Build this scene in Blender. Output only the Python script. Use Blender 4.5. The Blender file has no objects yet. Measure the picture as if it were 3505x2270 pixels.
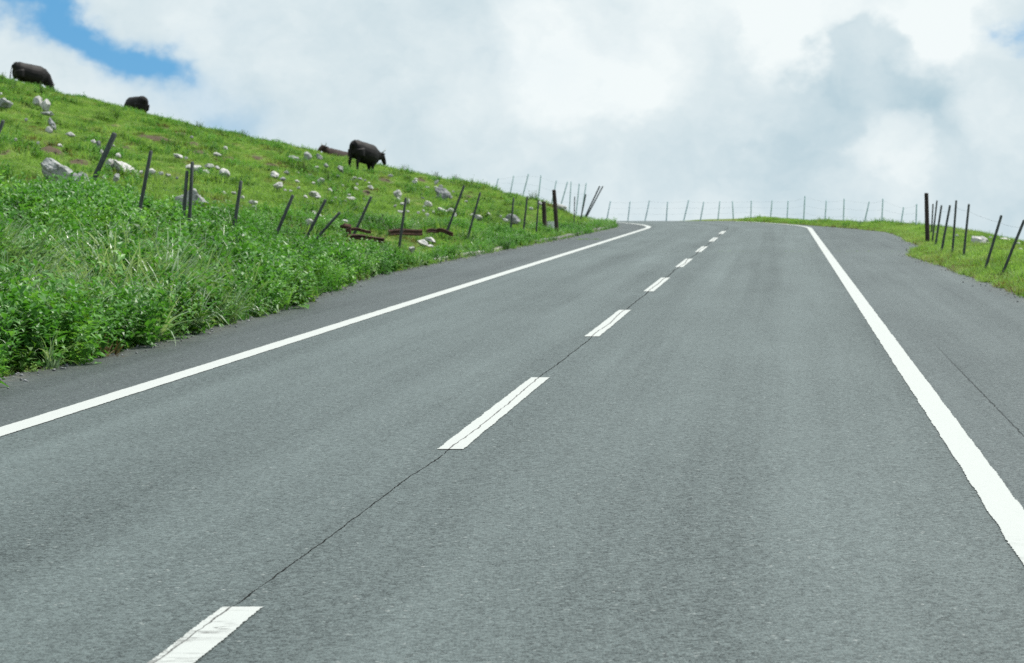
import bpy, bmesh, math, random
import numpy as np
from mathutils import Vector, Matrix, Euler

# ------------------------------------------------------------------ camera, sky, sun, exposure
SC = bpy.context.scene
COL = SC.collection
W_SRC, H_SRC, F_SRC = 3505.0, 2270.0, 7808.0      # size of the photograph and focal length in its pixels
CAM_Z = 1.54
cam_data = bpy.data.cameras.new('camera')
cam = bpy.data.objects.new('camera', cam_data)
COL.objects.link(cam)
cam.location = (0, 0, CAM_Z)
cam.rotation_euler = (math.radians(90), 0, 0)
cam_data.sensor_width = 36.0
cam_data.lens = 36.0 * F_SRC / W_SRC
cam_data.clip_start = 0.1
cam_data.clip_end = 6000
cam_data.dof.use_dof = True
cam_data.dof.focus_distance = 13.0
cam_data.dof.aperture_fstop = 7.0
SC.camera = cam

SUN_EL, SUN_AZ = 60.0, 62.0                       # azimuth clockwise from +Y (straight ahead) towards +X
sun_dir = Vector((math.sin(math.radians(SUN_AZ)) * math.cos(math.radians(SUN_EL)),
                  math.cos(math.radians(SUN_AZ)) * math.cos(math.radians(SUN_EL)),
                  math.sin(math.radians(SUN_EL))))
sun_data = bpy.data.lights.new('sun', 'SUN')
sun_data.energy = 5.0
sun_data.angle = math.radians(1.0)
sun_data.color = (1.0, 0.96, 0.89)
sun = bpy.data.objects.new('sun', sun_data)
sun.rotation_euler = sun_dir.to_track_quat('Z', 'Y').to_euler()
sun.location = (30, 20, 60)
COL.objects.link(sun)

vs = SC.view_settings
vs.view_transform = 'Standard'
vs.look = 'None'
vs.gamma = 1.0
vs.use_curve_mapping = False
vs.exposure = 0.34
SC.cycles.use_denoising = False
SC.cycles.max_bounces = 6
SC.cycles.transparent_max_bounces = 4
SC.cycles.sample_clamp_indirect = 6.0


class NT:
    """small helper for node trees"""
    def __init__(s, tree):
        s.t = tree

    def n(s, typ, **kw):
        nd = s.t.nodes.new(typ)
        for k, v in kw.items():
            setattr(nd, k, v)
        return nd

    def put(s, sock, v):
        if v is None:
            return
        if isinstance(v, bpy.types.NodeSocket):
            s.t.links.new(v, sock)
        elif isinstance(v, (tuple, list)):
            if sock.type == 'RGBA' and len(v) == 3:
                v = (*v, 1)
            sock.default_value = v
        else:
            sock.default_value = v

    def m(s, op, a, b=None, c=None, clamp=False):
        nd = s.n('ShaderNodeMath', operation=op, use_clamp=clamp)
        s.put(nd.inputs[0], a); s.put(nd.inputs[1], b); s.put(nd.inputs[2], c)
        return nd.outputs[0]

    def v(s, op, a, b=None, scale=None):
        nd = s.n('ShaderNodeVectorMath', operation=op)
        s.put(nd.inputs[0], a); s.put(nd.inputs[1], b)
        if scale is not None:
            s.put(nd.inputs['Scale'], scale)
        return nd.outputs['Value'] if op in ('LENGTH', 'DISTANCE', 'DOT_PRODUCT') else nd.outputs[0]

    def noise(s, vec, scale, detail=3.0, rough=0.5, dim='3D', w=None, color=False):
        nd = s.n('ShaderNodeTexNoise', noise_dimensions=dim)
        if vec is not None:
            s.put(nd.inputs['Vector'], vec)
        if w is not None:
            s.put(nd.inputs['W'], w)
        nd.inputs['Scale'].default_value = scale
        nd.inputs['Detail'].default_value = detail
        nd.inputs['Roughness'].default_value = rough
        return nd.outputs['Color'] if color else nd.outputs['Fac']

    def mix(s, fac, a, b, mode='MIX'):
        nd = s.n('ShaderNodeMix', data_type='RGBA', blend_type=mode, clamp_factor=True)
        s.put(nd.inputs['Factor'], fac)
        s.put(nd.inputs['A'] if False else nd.inputs[6], a)
        s.put(nd.inputs[7], b)
        return nd.outputs[2]

    def ss(s, x, lo, hi):
        nd = s.n('ShaderNodeMapRange', interpolation_type='SMOOTHSTEP')
        s.put(nd.inputs[0], x); s.put(nd.inputs[1], lo); s.put(nd.inputs[2], hi)
        return nd.outputs[0]

    def lin(s, x, lo, hi, a, b):
        nd = s.n('ShaderNodeMapRange')
        s.put(nd.inputs[0], x)
        for i, q in enumerate((lo, hi, a, b)):
            nd.inputs[1 + i].default_value = q
        return nd.outputs[0]

    def sep(s, vec):
        nd = s.n('ShaderNodeSeparateXYZ'); s.put(nd.inputs[0], vec)
        return nd.outputs

    def comb(s, x, y, z):
        nd = s.n('ShaderNodeCombineXYZ')
        s.put(nd.inputs[0], x); s.put(nd.inputs[1], y); s.put(nd.inputs[2], z)
        return nd.outputs[0]


def pix_dir(x, y):
    return Vector(((x - W_SRC / 2) / F_SRC, 1.0, (H_SRC / 2 - y) / F_SRC)).normalized()


# ---- world: physical blue sky with a broken deck of procedural cumulus
world = bpy.data.worlds.new('World')
SC.world = world
world.use_nodes = True
wt = world.node_tree
wt.nodes.clear()
N = NT(wt)
SKY_STR = 0.1
sky = N.n('ShaderNodeTexSky', sky_type='NISHITA', sun_disc=False)
sky.sun_elevation = math.radians(SUN_EL)
sky.sun_rotation = math.radians(SUN_AZ)
sky.altitude = 1400
sky.air_density = 1.0
sky.dust_density = 0.4
sky.ozone_density = 1.6
dirv = N.v('NORMALIZE', N.n('ShaderNodeTexCoord').outputs['Generated'])
# stretch the vertical a little so that cloud puffs look like cumulus, and warp for wispy edges
base = N.v('MULTIPLY', dirv, (1.0, 1.0, 1.35))
warp = N.v('SCALE', N.v('SUBTRACT', N.noise(base, 16.0, 4.0, 0.55, color=True), (0.5, 0.5, 0.5)), scale=0.050)
warp2 = N.v('SCALE', N.v('SUBTRACT', N.noise(base, 55.0, 6.0, 0.62, color=True), (0.5, 0.5, 0.5)), scale=0.020)
dw = N.v('ADD', N.v('ADD', dirv, warp), warp2)


def bumps(lst):
    """sum of soft round patches around sky directions: (x, y, radius in px, weight)"""
    tot = None
    for x, y, r, wgt in lst:
        d = N.v('DISTANCE', dw, tuple(pix_dir(x, y)))
        q = N.m('DIVIDE', d, r / F_SRC)
        g = N.m('MULTIPLY', N.m('POWER', 2.718, N.m('MULTIPLY', N.m('MULTIPLY', q, q), -1.0)), wgt)
        tot = g if tot is None else N.m('ADD', tot, g)
    return tot


holes = bumps([(25, 5, 90, .60), (140, 40, 95, .62), (225, 105, 85, .66), (300, 170, 80, .68), (400, 212, 90, .70), (500, 212, 90, .70),
               (600, 214, 80, .66), (3515, 110, 80, .95), (720, 430, 170, .30), (880, 470, 150, .20), (460, 330, 90, .12)])
cover_n = N.noise(base, 5.5, 6.0, 0.55)
cover = N.ss(N.m('SUBTRACT', N.m('ADD', cover_n, 0.40), holes), -0.06, 0.84)
light = bumps([(2650, 40, 330, .62), (3050, 70, 230, .5), (3330, 90, 150, .45), (1950, 240, 260, .36), (1500, 330, 330, .22),
               (2250, 300, 170, .25), (3050, 460, 170, .30), (2900, 560, 120, .22), (3430, 420, 140, .30), (900, 180, 260, .16),
               (2300, 90, 330, .22), (260, 330, 150, .12),
               (3250, 330, 110, -.12),
               (2500, 520, 300, -.22), (2780, 580, 190, -.20), (2520, 330, 200, -.10), (1150, 520, 330, -.10),
               (3480, 660, 160, -.25), (1750, 90, 160, -.10), (1200, 60, 240, -.12)])
mass = N.ss(bumps([(2890, 230, 120, .9), (2920, 110, 100, .95), (3040, 150, 110, .75), (3140, 300, 150, .55), (2900, 420, 240, .55), (2600, 520, 260, .40), (3250, 480, 200, .35)]), .30, 1.0)
bank = N.ss(bumps([(3330, 60, 120, 1.0), (3190, 40, 120, .9), (3250, 190, 90, .7), (2680, 60, 160, .9), (2740, 220, 90, .6)]), .25, .95)
puff = N.ss(bumps([(3050, 470, 110, 1.0), (2930, 560, 90, .8), (3150, 600, 80, .6), (1960, 280, 190, 1.0), (2160, 330, 120, .8), (700, 60, 150, .7), (1750, 60, 170, .8)]), .30, .85)
shade_n = N.noise(N.v('ADD', base, (3.1, 1.7, 0.4)), 11.0, 7.0, 0.56)
shade_f = N.noise(N.v('ADD', dw, (1.1, 5.7, 2.4)), 38.0, 5.0, 0.55)
shade = N.m('ADD', N.m('MULTIPLY', N.m('SUBTRACT', shade_n, 0.5), 0.9), N.m('MULTIPLY', N.m('SUBTRACT', shade_f, 0.5), 0.85))
shade = N.m('ADD', N.m('ADD', N.m('MULTIPLY', shade, .8), N.m('MULTIPLY', light, .70)), 0.50)
shade = N.m('ADD', N.m('ADD', shade, N.m('MULTIPLY', mass, -.46)), N.m('ADD', N.m('MULTIPLY', bank, .30), N.m('MULTIPLY', puff, .22)), clamp=True)
cloud = N.mix(shade, tuple(c * 4.9 for c in (0.72, 0.97, 1.10)), tuple(c * 7.6 for c in (0.935, 1.0, 1.005)))
skyc = N.mix(0.72, sky.outputs[0], (0.40, 2.70, 5.3))
colr = N.mix(cover, skyc, cloud)
bg = N.n('ShaderNodeBackground')
N.put(bg.inputs['Color'], colr)
bg.inputs['Strength'].default_value = SKY_STR
wo = N.n('ShaderNodeOutputWorld')
wt.links.new(bg.outputs[0], wo.inputs['Surface'])

# ------------------------------------------------------------------ numbers of the place
rng = np.random.default_rng(7)
random.seed(7)
GRADE = 0.06368
CRV0, CRV_R = 83.0, 48.0


def smooth(x):
    x = np.clip(x, 0, 1)
    return x * x * (3 - 2 * x)


def vnoise(x, y, seed=0):
    x = np.asarray(x, float); y = np.asarray(y, float)
    xi = np.floor(x).astype(np.int64); yi = np.floor(y).astype(np.int64)
    fx = smooth(x - xi); fy = smooth(y - yi)

    def h(a, b):
        n = (a * 374761393 + b * 668265263 + seed * 974634777) & 0xFFFFFFFF
        n = ((n ^ (n >> 13)) * 1274126177) & 0xFFFFFFFF
        n = n ^ (n >> 16)
        return (n & 0xFFFF) / 65535.0
    return (h(xi, yi) * (1 - fx) + h(xi + 1, yi) * fx) * (1 - fy) + (h(xi, yi + 1) * (1 - fx) + h(xi + 1, yi + 1) * fx) * fy


def fbm(x, y, seed=0, octv=4):
    s = 0.0; a = 0.5; t = 0.0
    for o in range(octv):
        s = s + a * vnoise(np.asarray(x) * 2 ** o, np.asarray(y) * 2 ** o, seed + o)
        t += a; a *= 0.5
    return s / t


def centre(Y):                                     # centre line of the road
    d = np.maximum(Y - CRV0, 0)
    return .1177 * Y - 1.93 - np.minimum(d, 34) ** 2 / (2 * CRV_R) - np.maximum(d - 34, 0) * .7


def edge_left(Y):                                  # left edge of the asphalt
    return centre(Y) - 2.95 - np.interp(Y, [-20, 18, 24, 29, 39, 49, 67, 90, 140], [1.35, 1.4, 1.3, 1.5, 2.2, 2.0, 1.5, 1.25, 1.25])


_ER = ([-20, 0, 10, 20, 33, 44, 51, 54, 58, 64, 70, 76, 82.5, 88.8, 94, 103, 112, 125],
       [1.6, 3.9, 5.0, 6.0, 7.43, 8.45, 9.0, 9.7, 10.6, 11.25, 12.1, 12.7, 12.5, 11.9, 11.25, 9.6, 6.6, 1.5])


def edge_right(Y):
    return np.interp(Y, *_ER)


_DR = ([-60, 0, 40, 55, 66, 73, 84, 94, 103, 112, 140], [8.5, 9.6, 11.2, 12.0, 13.2, 13.8, 13.9, 12.6, 10.9, 8.0, -4])


def prof(Y):                                       # height of the road along the drive
    d = np.maximum(Y - 99, 0)
    return GRADE * np.maximum(Y, -60) - .0017 * np.minimum(d, 60) ** 2 - np.maximum(d - 60, 0) * .2


STEPS = []                                         # trodden steps in the slope: (x, y, half width, rise)


def height(X, Y, bump=True):
    X = np.asarray(X, float); Y = np.asarray(Y, float)
    t = edge_left(Y) - X
    ts = np.maximum(.1177 * Y - 1.93 - 4.6 - X, 0)
    off = np.interp(Y, [0, 55, 80, 95, 110], [.06, .06, .10, .14, .05])
    g = .180 * np.minimum(ts, 60) + .0012 * np.minimum(ts, 40) ** 2
    z = prof(Y) + smooth(t / 2.6) * (g + off)
    r = X - np.interp(Y, *_DR)
    z = z - np.where(r > 0, np.minimum(.34 * r, .05 * r * r + .1 * r), 0)
    # low swell of the right verge
    q = X - edge_right(Y)
    z = z + .10 * smooth(q / 1.2) * smooth((3.5 - q) / 2)
    if bump:
        w = smooth((t - .4) / 3.0)
        tr = (fbm(X * .55 + Y * .12, Y * .20 - X * .05, 11, 4) - .5)
        z = z + w * (.38 * tr + .10 * (fbm(X * 2.1, Y * 1.1, 23, 3) - .5))
        for sx, sy, a, rise in STEPS:
            dy = Y - sy - (X - sx) * .3
            z = z + rise * np.exp(-((X - sx) / a) ** 4) * smooth((dy + .45) / .6) * np.exp(-np.maximum(dy, 0) / 3.5)
        wr = smooth((q - .4) / 1.5)
        z = z + wr * .12 * (fbm(X * .9, Y * .5, 31, 3) - .5)
    return z


_YS = np.arange(7.0, 119.0, 0.05)


def at(x, y, lift=0.0, ymin=7.0):
    """the point where the line of sight through photo pixel (x, y) meets the ground raised by lift"""
    k = _YS[_YS >= ymin]
    X = (x - W_SRC / 2) / F_SRC * k
    Zr = CAM_Z + (H_SRC / 2 - y) / F_SRC * k
    gap = height(X, k) + lift - Zr
    hit = np.nonzero(gap >= 0)[0]
    i = int(hit[0]) if len(hit) else int(np.argmax(gap / k))
    return float(X[i]), float(k[i]), float(height(X[i], k[i]))


def ray(x, y, Y):
    return Vector(((x - W_SRC / 2) / F_SRC * Y, Y, CAM_Z + (H_SRC / 2 - y) / F_SRC * Y))


# ------------------------------------------------------------------ helpers for objects
def link(o, parent=None):
    COL.objects.link(o)
    if parent is not None:
        o.parent = parent
    return o


def mesh_obj(name, verts, faces, mat, parent=None, smooth_shade=False, me=None):
    if me is None:
        me = bpy.data.meshes.new(name)
        me.from_pydata([tuple(v) for v in verts], [], faces)
        me.update()
    if mat is not None and not me.materials:
        me.materials.append(mat)
    if smooth_shade:
        me.polygons.foreach_set('use_smooth', [True] * len(me.polygons))
    return link(bpy.data.objects.new(name, me), parent)


def tag(o, label=None, cat=None, group=None, kind=None):
    if label: o['label'] = label
    if cat: o['category'] = cat
    if group: o['group'] = group
    if kind: o['kind'] = kind
    return o


def empty(name, loc):
    o = bpy.data.objects.new(name, None)
    o.empty_display_size = .3
    o.location = loc
    return link(o)


def tube_geo(pts, radii, n=8, caps=True, jitter=0.0, verts=None, faces=None, wh=None):
    """rings of n points around a polyline; radii per point; wh = optional (side, up) factors per point"""
    verts = [] if verts is None else verts
    faces = [] if faces is None else faces
    b = len(verts)
    P = [Vector(p) for p in pts]
    for i, p in enumerate(P):
        d = (P[min(i + 1, len(P) - 1)] - P[max(i - 1, 0)]).normalized()
        ref = Vector((0, 0, 1)) if abs(d.z) < .92 else Vector((1, 0, 0))
        s = d.cross(ref).normalized()
        u = s.cross(d).normalized()
        fw, fh = wh[i] if wh else (1, 1)
        for k in range(n):
            a = 2 * math.pi * k / n
            r = radii[i] * (1 + jitter * random.uniform(-1, 1))
            verts.append(p + s * math.cos(a) * r * fw + u * math.sin(a) * r * fh)
    for i in range(len(P) - 1):
        for k in range(n):
            faces.append((b + i * n + k, b + i * n + (k + 1) % n, b + (i + 1) * n + (k + 1) % n, b + (i + 1) * n + k))
    if caps:
        faces.append(tuple(b + k for k in reversed(range(n))))
        faces.append(tuple(b + (len(P) - 1) * n + k for k in range(n)))
    return verts, faces


def box_geo(verts, faces, M, sx, sy, sz, bev=0.0):
    """chamfered box, sizes full, transformed by M"""
    bm = bmesh.new()
    bmesh.ops.create_cube(bm, size=1)
    bmesh.ops.scale(bm, vec=(sx, sy, sz), verts=bm.verts)
    if bev > 0:
        bmesh.ops.bevel(bm, geom=bm.edges[:], offset=bev, segments=1, affect='EDGES', profile=.5)
    b = len(verts)
    bm.verts.index_update()
    verts.extend([M @ v.co for v in bm.verts])
    faces.extend([tuple(b + v.index for v in f.verts) for f in bm.faces])
    bm.free()


# ------------------------------------------------------------------ materials
def new_mat(name):
    m = bpy.data.materials.new(name)
    m.use_nodes = True
    m.node_tree.nodes.clear()
    k = NT(m.node_tree)
    out = k.n('ShaderNodeOutputMaterial')
    return m, k, out


def principled(k, out, color, rough=.7, spec=.5, bump=None, bump_str=.3, bump_dist=.02):
    p = k.n('ShaderNodeBsdfPrincipled')
    k.put(p.inputs['Base Color'], color)
    k.put(p.inputs['Roughness'], rough)
    k.put(p.inputs['Specular IOR Level'], spec)
    if bump is not None:
        b = k.n('ShaderNodeBump')
        b.inputs['Strength'].default_value = bump_str
        b.inputs['Distance'].default_value = bump_dist
        k.put(b.inputs['Height'], bump)
        k.t.links.new(b.outputs[0], p.inputs['Normal'])
    k.t.links.new(p.outputs[0], out.inputs['Surface'])
    return p


def crack_mask(k, uv):
    """0..1 mask of the wandering joint along the centre line and the one on the right shoulder"""
    u, v, _ = k.sep(uv)
    w1 = k.m('MULTIPLY', k.m('SUBTRACT', k.noise(None, .30, 2.0, .5, '1D', v), .5), .085)
    w2 = k.m('MULTIPLY', k.m('SUBTRACT', k.noise(None, 5.0, 5.0, .62, '1D', v), .5), .024)
    path = k.m('ADD', k.m('ADD', w1, w2), k.lin(v, 6.0, 14.0, -.10, .0))
    d = k.m('ABSOLUTE', k.m('SUBTRACT', u, path))
    wid = k.m('ADD', k.m('MULTIPLY', k.noise(None, 3.0, 3.0, .6, '1D', k.m('ADD', v, 40.0)), .012), k.lin(v, 8, 40, -.0015, .006))
    c1 = k.m('SUBTRACT', 1.0, k.ss(d, k.m('MULTIPLY', wid, .45), wid))
    d2 = k.m('ABSOLUTE', k.m('SUBTRACT', k.m('SUBTRACT', u, 3.43), w2))
    c2 = k.m('SUBTRACT', 1.0, k.ss(d2, k.m('MULTIPLY', wid, .6), k.m('MULTIPLY', wid, 1.3)))
    c2 = k.m('MULTIPLY', c2, k.m('SUBTRACT', .75, k.ss(v, 17.0, 27.0)), clamp=True)
    return k.m('MAXIMUM', c1, c2), u, v


def asphalt_material():
    m, k, out = new_mat('asphalt')
    uvn = k.n('ShaderNodeUVMap'); uvn.uv_map = 'road'
    uv = uvn.outputs[0]
    crack, u, v = crack_mask(k, uv)
    pos = k.n('ShaderNodeNewGeometry').outputs['Position']
    vor = k.n('ShaderNodeTexVoronoi'); vor.inputs['Scale'].default_value = 78
    k.put(vor.inputs['Vector'], pos)
    stone = k.sep(vor.outputs['Color'])[0]
    gap = vor.outputs['Distance']
    fine = k.noise(pos, 160, 2, .6)
    mid = k.noise(pos, 9, 4, .6)
    big = k.noise(k.v('MULTIPLY', uv, (1.0, .16, 1.0)), .9, 4, .55)
    val = k.m('ADD', .80, k.m('MULTIPLY', k.m('SUBTRACT', stone, .45), .80))
    val = k.m('ADD', val, k.m('MULTIPLY', k.m('SUBTRACT', fine, .5), 2.0))
    val = k.m('ADD', val, k.m('MULTIPLY', k.m('SUBTRACT', mid, .5), .16))
    val = k.m('ADD', val, k.m('MULTIPLY', k.m('SUBTRACT', big, .5), .55))
    streak = k.noise(k.v('MULTIPLY', uv, (2.6, .035, 1.0)), 1.0, 3, .6)
    val = k.m('ADD', val, k.m('MULTIPLY', k.m('SUBTRACT', streak, .5), .58))
    # wheel paths, polished a touch lighter
    for c in (-2.2, -.75, .85, 2.25):
        q = k.m('DIVIDE', k.m('SUBTRACT', u, c), .38)
        val = k.m('ADD', val, k.m('MULTIPLY', k.m('POWER', 2.718, k.m('MULTIPLY', k.m('MULTIPLY', q, q), -1.0)), .12))
    col = k.mix(1.0, (.046, .063, .0625), k.comb(val, val, val), 'MULTIPLY')
    # darker, newer mix laid on both shoulders, with an uneven joint
    jn = k.m('MULTIPLY', k.m('SUBTRACT', k.noise(uv, 2.5, 4, .6), .5), .12)
    left = k.m('SUBTRACT', 1.0, k.ss(k.m('ADD', u, jn), -3.06, -2.98))
    right = k.ss(k.m('ADD', u, jn), 2.98, 3.12)
    col = k.mix(k.m('MULTIPLY', left, .60), col, (.015, .017, .019))
    col = k.mix(k.m('MULTIPLY', right, .30), col, (.024, .029, .033))
    # pale chips of aggregate and dust
    chips = k.m('MULTIPLY', k.ss(stone, .985, .995), k.ss(k.noise(pos, 6, 2, .5), .45, .6))
    col = k.mix(k.m('MULTIPLY', chips, .55), col, (.26, .27, .26))
    # weedy transverse joint
    jd = k.m('ABSOLUTE', k.m('SUBTRACT', k.m('ADD', v, k.m('MULTIPLY', k.noise(uv, 3, 3, .6), .3)), 53.9))
    jm = k.m('MULTIPLY', k.m('SUBTRACT', 1.0, k.ss(jd, .02, .16)), k.ss(k.noise(uv, 4, 3, .6), .38, .7))
    col = k.mix(k.m('MULTIPLY', jm, .5), col, (.07, .085, .045))
    # rubbish and dust washed against the verges
    edge = k.n('ShaderNodeAttribute'); edge.attribute_name = 'verge'
    en = k.m('MULTIPLY', edge.outputs['Fac'], k.ss(k.noise(uv, 7, 4, .65), .35, .7))
    col = k.mix(k.m('MULTIPLY', en, .6), col, (.15, .135, .11))
    col = k.mix(crack, col, (.012, .013, .013))
    h = k.m('SUBTRACT', k.m('ADD', k.m('MULTIPLY', gap, -1.0), k.m('MULTIPLY', fine, .5)), k.m('MULTIPLY', crack, 2.0))
    p = principled(k, out, col, k.lin(fine, .2, .8, .46, .64), k.m('MULTIPLY', k.m('MULTIPLY', k.m('SUBTRACT', 1.0, crack), k.m('MAXIMUM', val, .05)), .46), h, .40, .010)
    k.put(p.inputs['Sheen Weight'], k.m('MULTIPLY', k.m('MULTIPLY', k.m('SUBTRACT', 1.0, crack), k.m('MAXIMUM', val, .0)), .14))      # dusty matt surface, lighter at a glancing view
    p.inputs['Sheen Roughness'].default_value = .45
    p.inputs['Sheen Tint'].default_value = (.86, 1.0, .99, 1)
    return m


def paint_material():
    m, k, out = new_mat('road_paint')
    uvn = k.n('ShaderNodeUVMap'); uvn.uv_map = 'road'
    uv = uvn.outputs[0]
    crack, u, v = crack_mask(k, uv)
    pos = k.n('ShaderNodeNewGeometry').outputs['Position']
    # hair cracks running across the strip, dense only in the nearest, oldest dash
    cn = k.noise(k.v('MULTIPLY', uv, (1.6, 7.5, 1.0)), 1.6, 3, .55)
    cr = k.m('SUBTRACT', 1.0, k.ss(k.m('ABSOLUTE', k.m('SUBTRACT', cn, .5)), .004, .030))
    cr = k.m('MULTIPLY', cr, k.m('SUBTRACT', 1.0, k.ss(v, 8.5, 10.5)))
    cr = k.m('MULTIPLY', cr, k.ss(k.noise(uv, 4, 2, .5), .42, .60))
    # flakes lost beside the joint on the left of the oldest dash, and wear of the long lines
    fl = k.m('MULTIPLY', k.m('SUBTRACT', 1.0, k.ss(u, -.095, -.070)), k.ss(k.noise(k.v('MULTIPLY', uv, (1.0, .5, 1.0)), 34, 3, .6), .44, .54))
    fl = k.m('MULTIPLY', fl, k.m('MULTIPLY', k.ss(u, -.5, -.4), k.m('SUBTRACT', 1.0, k.ss(v, 7.4, 8.0))))
    worn = k.m('MULTIPLY', k.ss(k.noise(pos, 38, 5, .72), .60, .70), k.ss(k.noise(pos, .9, 3, .6), .42, .62))
    cr = k.m('MAXIMUM', cr, k.m('MAXIMUM', fl, k.m('MULTIPLY', worn, .55)))
    spots = k.ss(k.noise(pos, 55, 4, .7), .70, .78)
    dirt = k.noise(pos, 14, 4, .6)
    col = k.mix(k.m('MULTIPLY', dirt, .30), (.395, .418, .410), (.31, .33, .323))
    col = k.mix(k.m('MULTIPLY', spots, .55), col, (.30, .31, .30))
    col = k.mix(k.m('MAXIMUM', k.m('MULTIPLY', crack, .92), k.m('MULTIPLY', cr, .62)), col, (.05, .05, .048))
    principled(k, out, col, .75, .2, k.noise(pos, 120, 2, .6), .25, .01)
    return m


def ground_material():
    m, k, out = new_mat('pasture_soil')
    pos = k.n('ShaderNodeNewGeometry').outputs['Position']
    a = k.n('ShaderNodeAttribute'); a.attribute_name = 'dirt'
    n1 = k.noise(pos, .35, 4, .55)
    n2 = k.noise(pos, 3.5, 4, .65)
    n3 = k.noise(pos, 22, 3, .65)
    col = k.mix(k.ss(n1, .35, .65), (.080, .135, .026), (.140, .185, .046))
    col = k.mix(k.m('MULTIPLY', k.ss(n2, .5, .72), .45), col, (.030, .060, .014))
    col = k.mix(k.m('MULTIPLY', k.ss(n3, .5, .75), .35), col, (.16, .17, .07))
    soil = k.mix(n2, (.052, .042, .029), (.120, .096, .066))
    soil = k.mix(k.ss(n3, .55, .8), soil, (.030, .022, .015))
    fac = k.ss(k.m('ADD', a.outputs['Fac'], k.m('MULTIPLY', k.m('SUBTRACT', n3, .5), .5)), .35, .62)
    col = k.mix(fac, col, soil)
    principled(k, out, col, .95, .1, n3, .8, .05)
    return m


def leaf_material(name, c_dark, c_mid, c_light, transl=.35, rough=.5, spec=.35, patch=.6, dry=None):
    m, k, out = new_mat(name)
    oi = k.n('ShaderNodeObjectInfo').outputs['Random']
    pos = k.n('ShaderNodeNewGeometry').outputs['Position']
    a = k.n('ShaderNodeAttribute'); a.attribute_name = 'tone'       # per leaf tone stored on the mesh
    pn = k.noise(pos, patch, 4, .6)
    t = k.m('ADD', k.m('MULTIPLY', oi, .38), k.m('MULTIPLY', a.outputs['Fac'], .42))
    t = k.m('ADD', t, k.m('MULTIPLY', k.m('SUBTRACT', pn, .42), 1.7), clamp=True)
    col = k.mix(k.ss(t, .0, .5), c_dark, c_mid)
    col = k.mix(k.ss(t, .5, 1.0), col, c_light)
    if dry is not None:
        col = k.mix(k.m('MULTIPLY', k.ss(k.noise(pos, patch * .55, 3, .6), .52, .70), .55), col, dry)
    p = k.n('ShaderNodeBsdfPrincipled')
    k.put(p.inputs['Base Color'], col)
    p.inputs['Roughness'].default_value = rough
    p.inputs['Specular IOR Level'].default_value = spec
    tr = k.n('ShaderNodeBsdfTranslucent')
    k.put(tr.inputs['Color'], k.mix(1.0, col, (1.25, 1.35, .55), 'MULTIPLY'))
    mx = k.n('ShaderNodeMixShader')
    mx.inputs[0].default_value = transl
    k.t.links.new(p.outputs[0], mx.inputs[1]); k.t.links.new(tr.outputs[0], mx.inputs[2])
    k.t.links.new(mx.outputs[0], out.inputs['Surface'])
    return m


def rock_material(name, light, grey, lichen, amt):
    m, k, out = new_mat(name)
    tc = k.n('ShaderNodeTexCoord').outputs['Object']
    pos = k.n('ShaderNodeNewGeometry').outputs['Position']
    oi = k.n('ShaderNodeObjectInfo').outputs['Random']
    n1 = k.noise(pos, 4.5, 5, .62)
    n2 = k.noise(pos, 22, 4, .65)
    n3 = k.noise(k.v('MULTIPLY', pos, (1, 1, .35)), 9, 4, .6)
    col = k.mix(k.ss(n1, .40, .62), light, grey)
    col = k.mix(k.m('MULTIPLY', k.ss(n3, .52, .66), amt), col, lichen)
    col = k.mix(k.m('MULTIPLY', k.ss(n2, .56, .74), .45), col, tuple(c * .5 for c in grey))
    col = k.mix(k.m('MULTIPLY', oi, .35), col, tuple(c * .8 for c in light))
    principled(k, out, col, .9, .2, k.m('ADD', n1, k.m('MULTIPLY', n2, .4)), .7, .06)
    return m


def simple_material(name, c1, c2, scale, rough=.7, spec=.4, stretch=(1, 1, 1), bump=.3, metallic=0.0):
    m, k, out = new_mat(name)
    tc = k.n('ShaderNodeTexCoord').outputs['Object']
    n1 = k.noise(k.v('MULTIPLY', tc, stretch), scale, 5, .62)
    n2 = k.noise(k.v('MULTIPLY', tc, stretch), scale * 6, 3, .6)
    col = k.mix(k.ss(k.m('ADD', k.m('MULTIPLY', n1, .7), k.m('MULTIPLY', n2, .3)), .36, .64), c1, c2)
    p = principled(k, out, col, rough, spec, k.m('ADD', n1, n2), bump, .01)
    p.inputs['Metallic'].default_value = metallic
    return m


M_ASPHALT = asphalt_material()
M_PAINT = paint_material()
M_SOIL = ground_material()
M_WEED = leaf_material('weed_leaf', (.016, .062, .012), (.074, .220, .036), (.195, .380, .100), .36, .46, .40, .45)
M_GRASS = leaf_material('pasture_grass_blade', (.034, .082, .014), (.168, .295, .080), (.300, .435, .160), .37, .6, .2, .75, (.310, .350, .170))
M_LONG = leaf_material('long_grass_blade', (.060, .135, .042), (.150, .255, .110), (.360, .450, .320), .28, .36, .6, .6)
M_SHRUB = leaf_material('shrub_leaf', (.018, .055, .009), (.050, .125, .016), (.105, .195, .032), .30, .5, .35, 1.2)
M_STRAW = leaf_material('dead_grass_blade', (.055, .040, .022), (.130, .100, .055), (.240, .200, .110), .3, .7, .2, .8)
M_STEM = simple_material('weed_stem', (.05, .08, .02), (.10, .12, .04), 8)
M_WHITE_ROCK = rock_material('white_limestone', (.54, .53, .515), (.33, .335, .33), (.13, .14, .12), .55)
M_GREY_ROCK = rock_material('grey_limestone', (.38, .39, .39), (.215, .23, .23), (.085, .095, .085), .8)
M_DARK_ROCK = rock_material('dark_limestone', (.27, .28, .29), (.15, .16, .17), (.075, .08, .08), .7)
M_POST = simple_material('weathered_post', (.030, .038, .038), (.075, .088, .086), 6, .75, .3, (6, 6, 1))
M_PALE_POST = simple_material('sky_paled_post', (.30, .44, .46), (.42, .56, .58), 5, .55, .4, (4, 4, 1))  # teal paleness of bright sky and blur is put into the post colour
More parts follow.
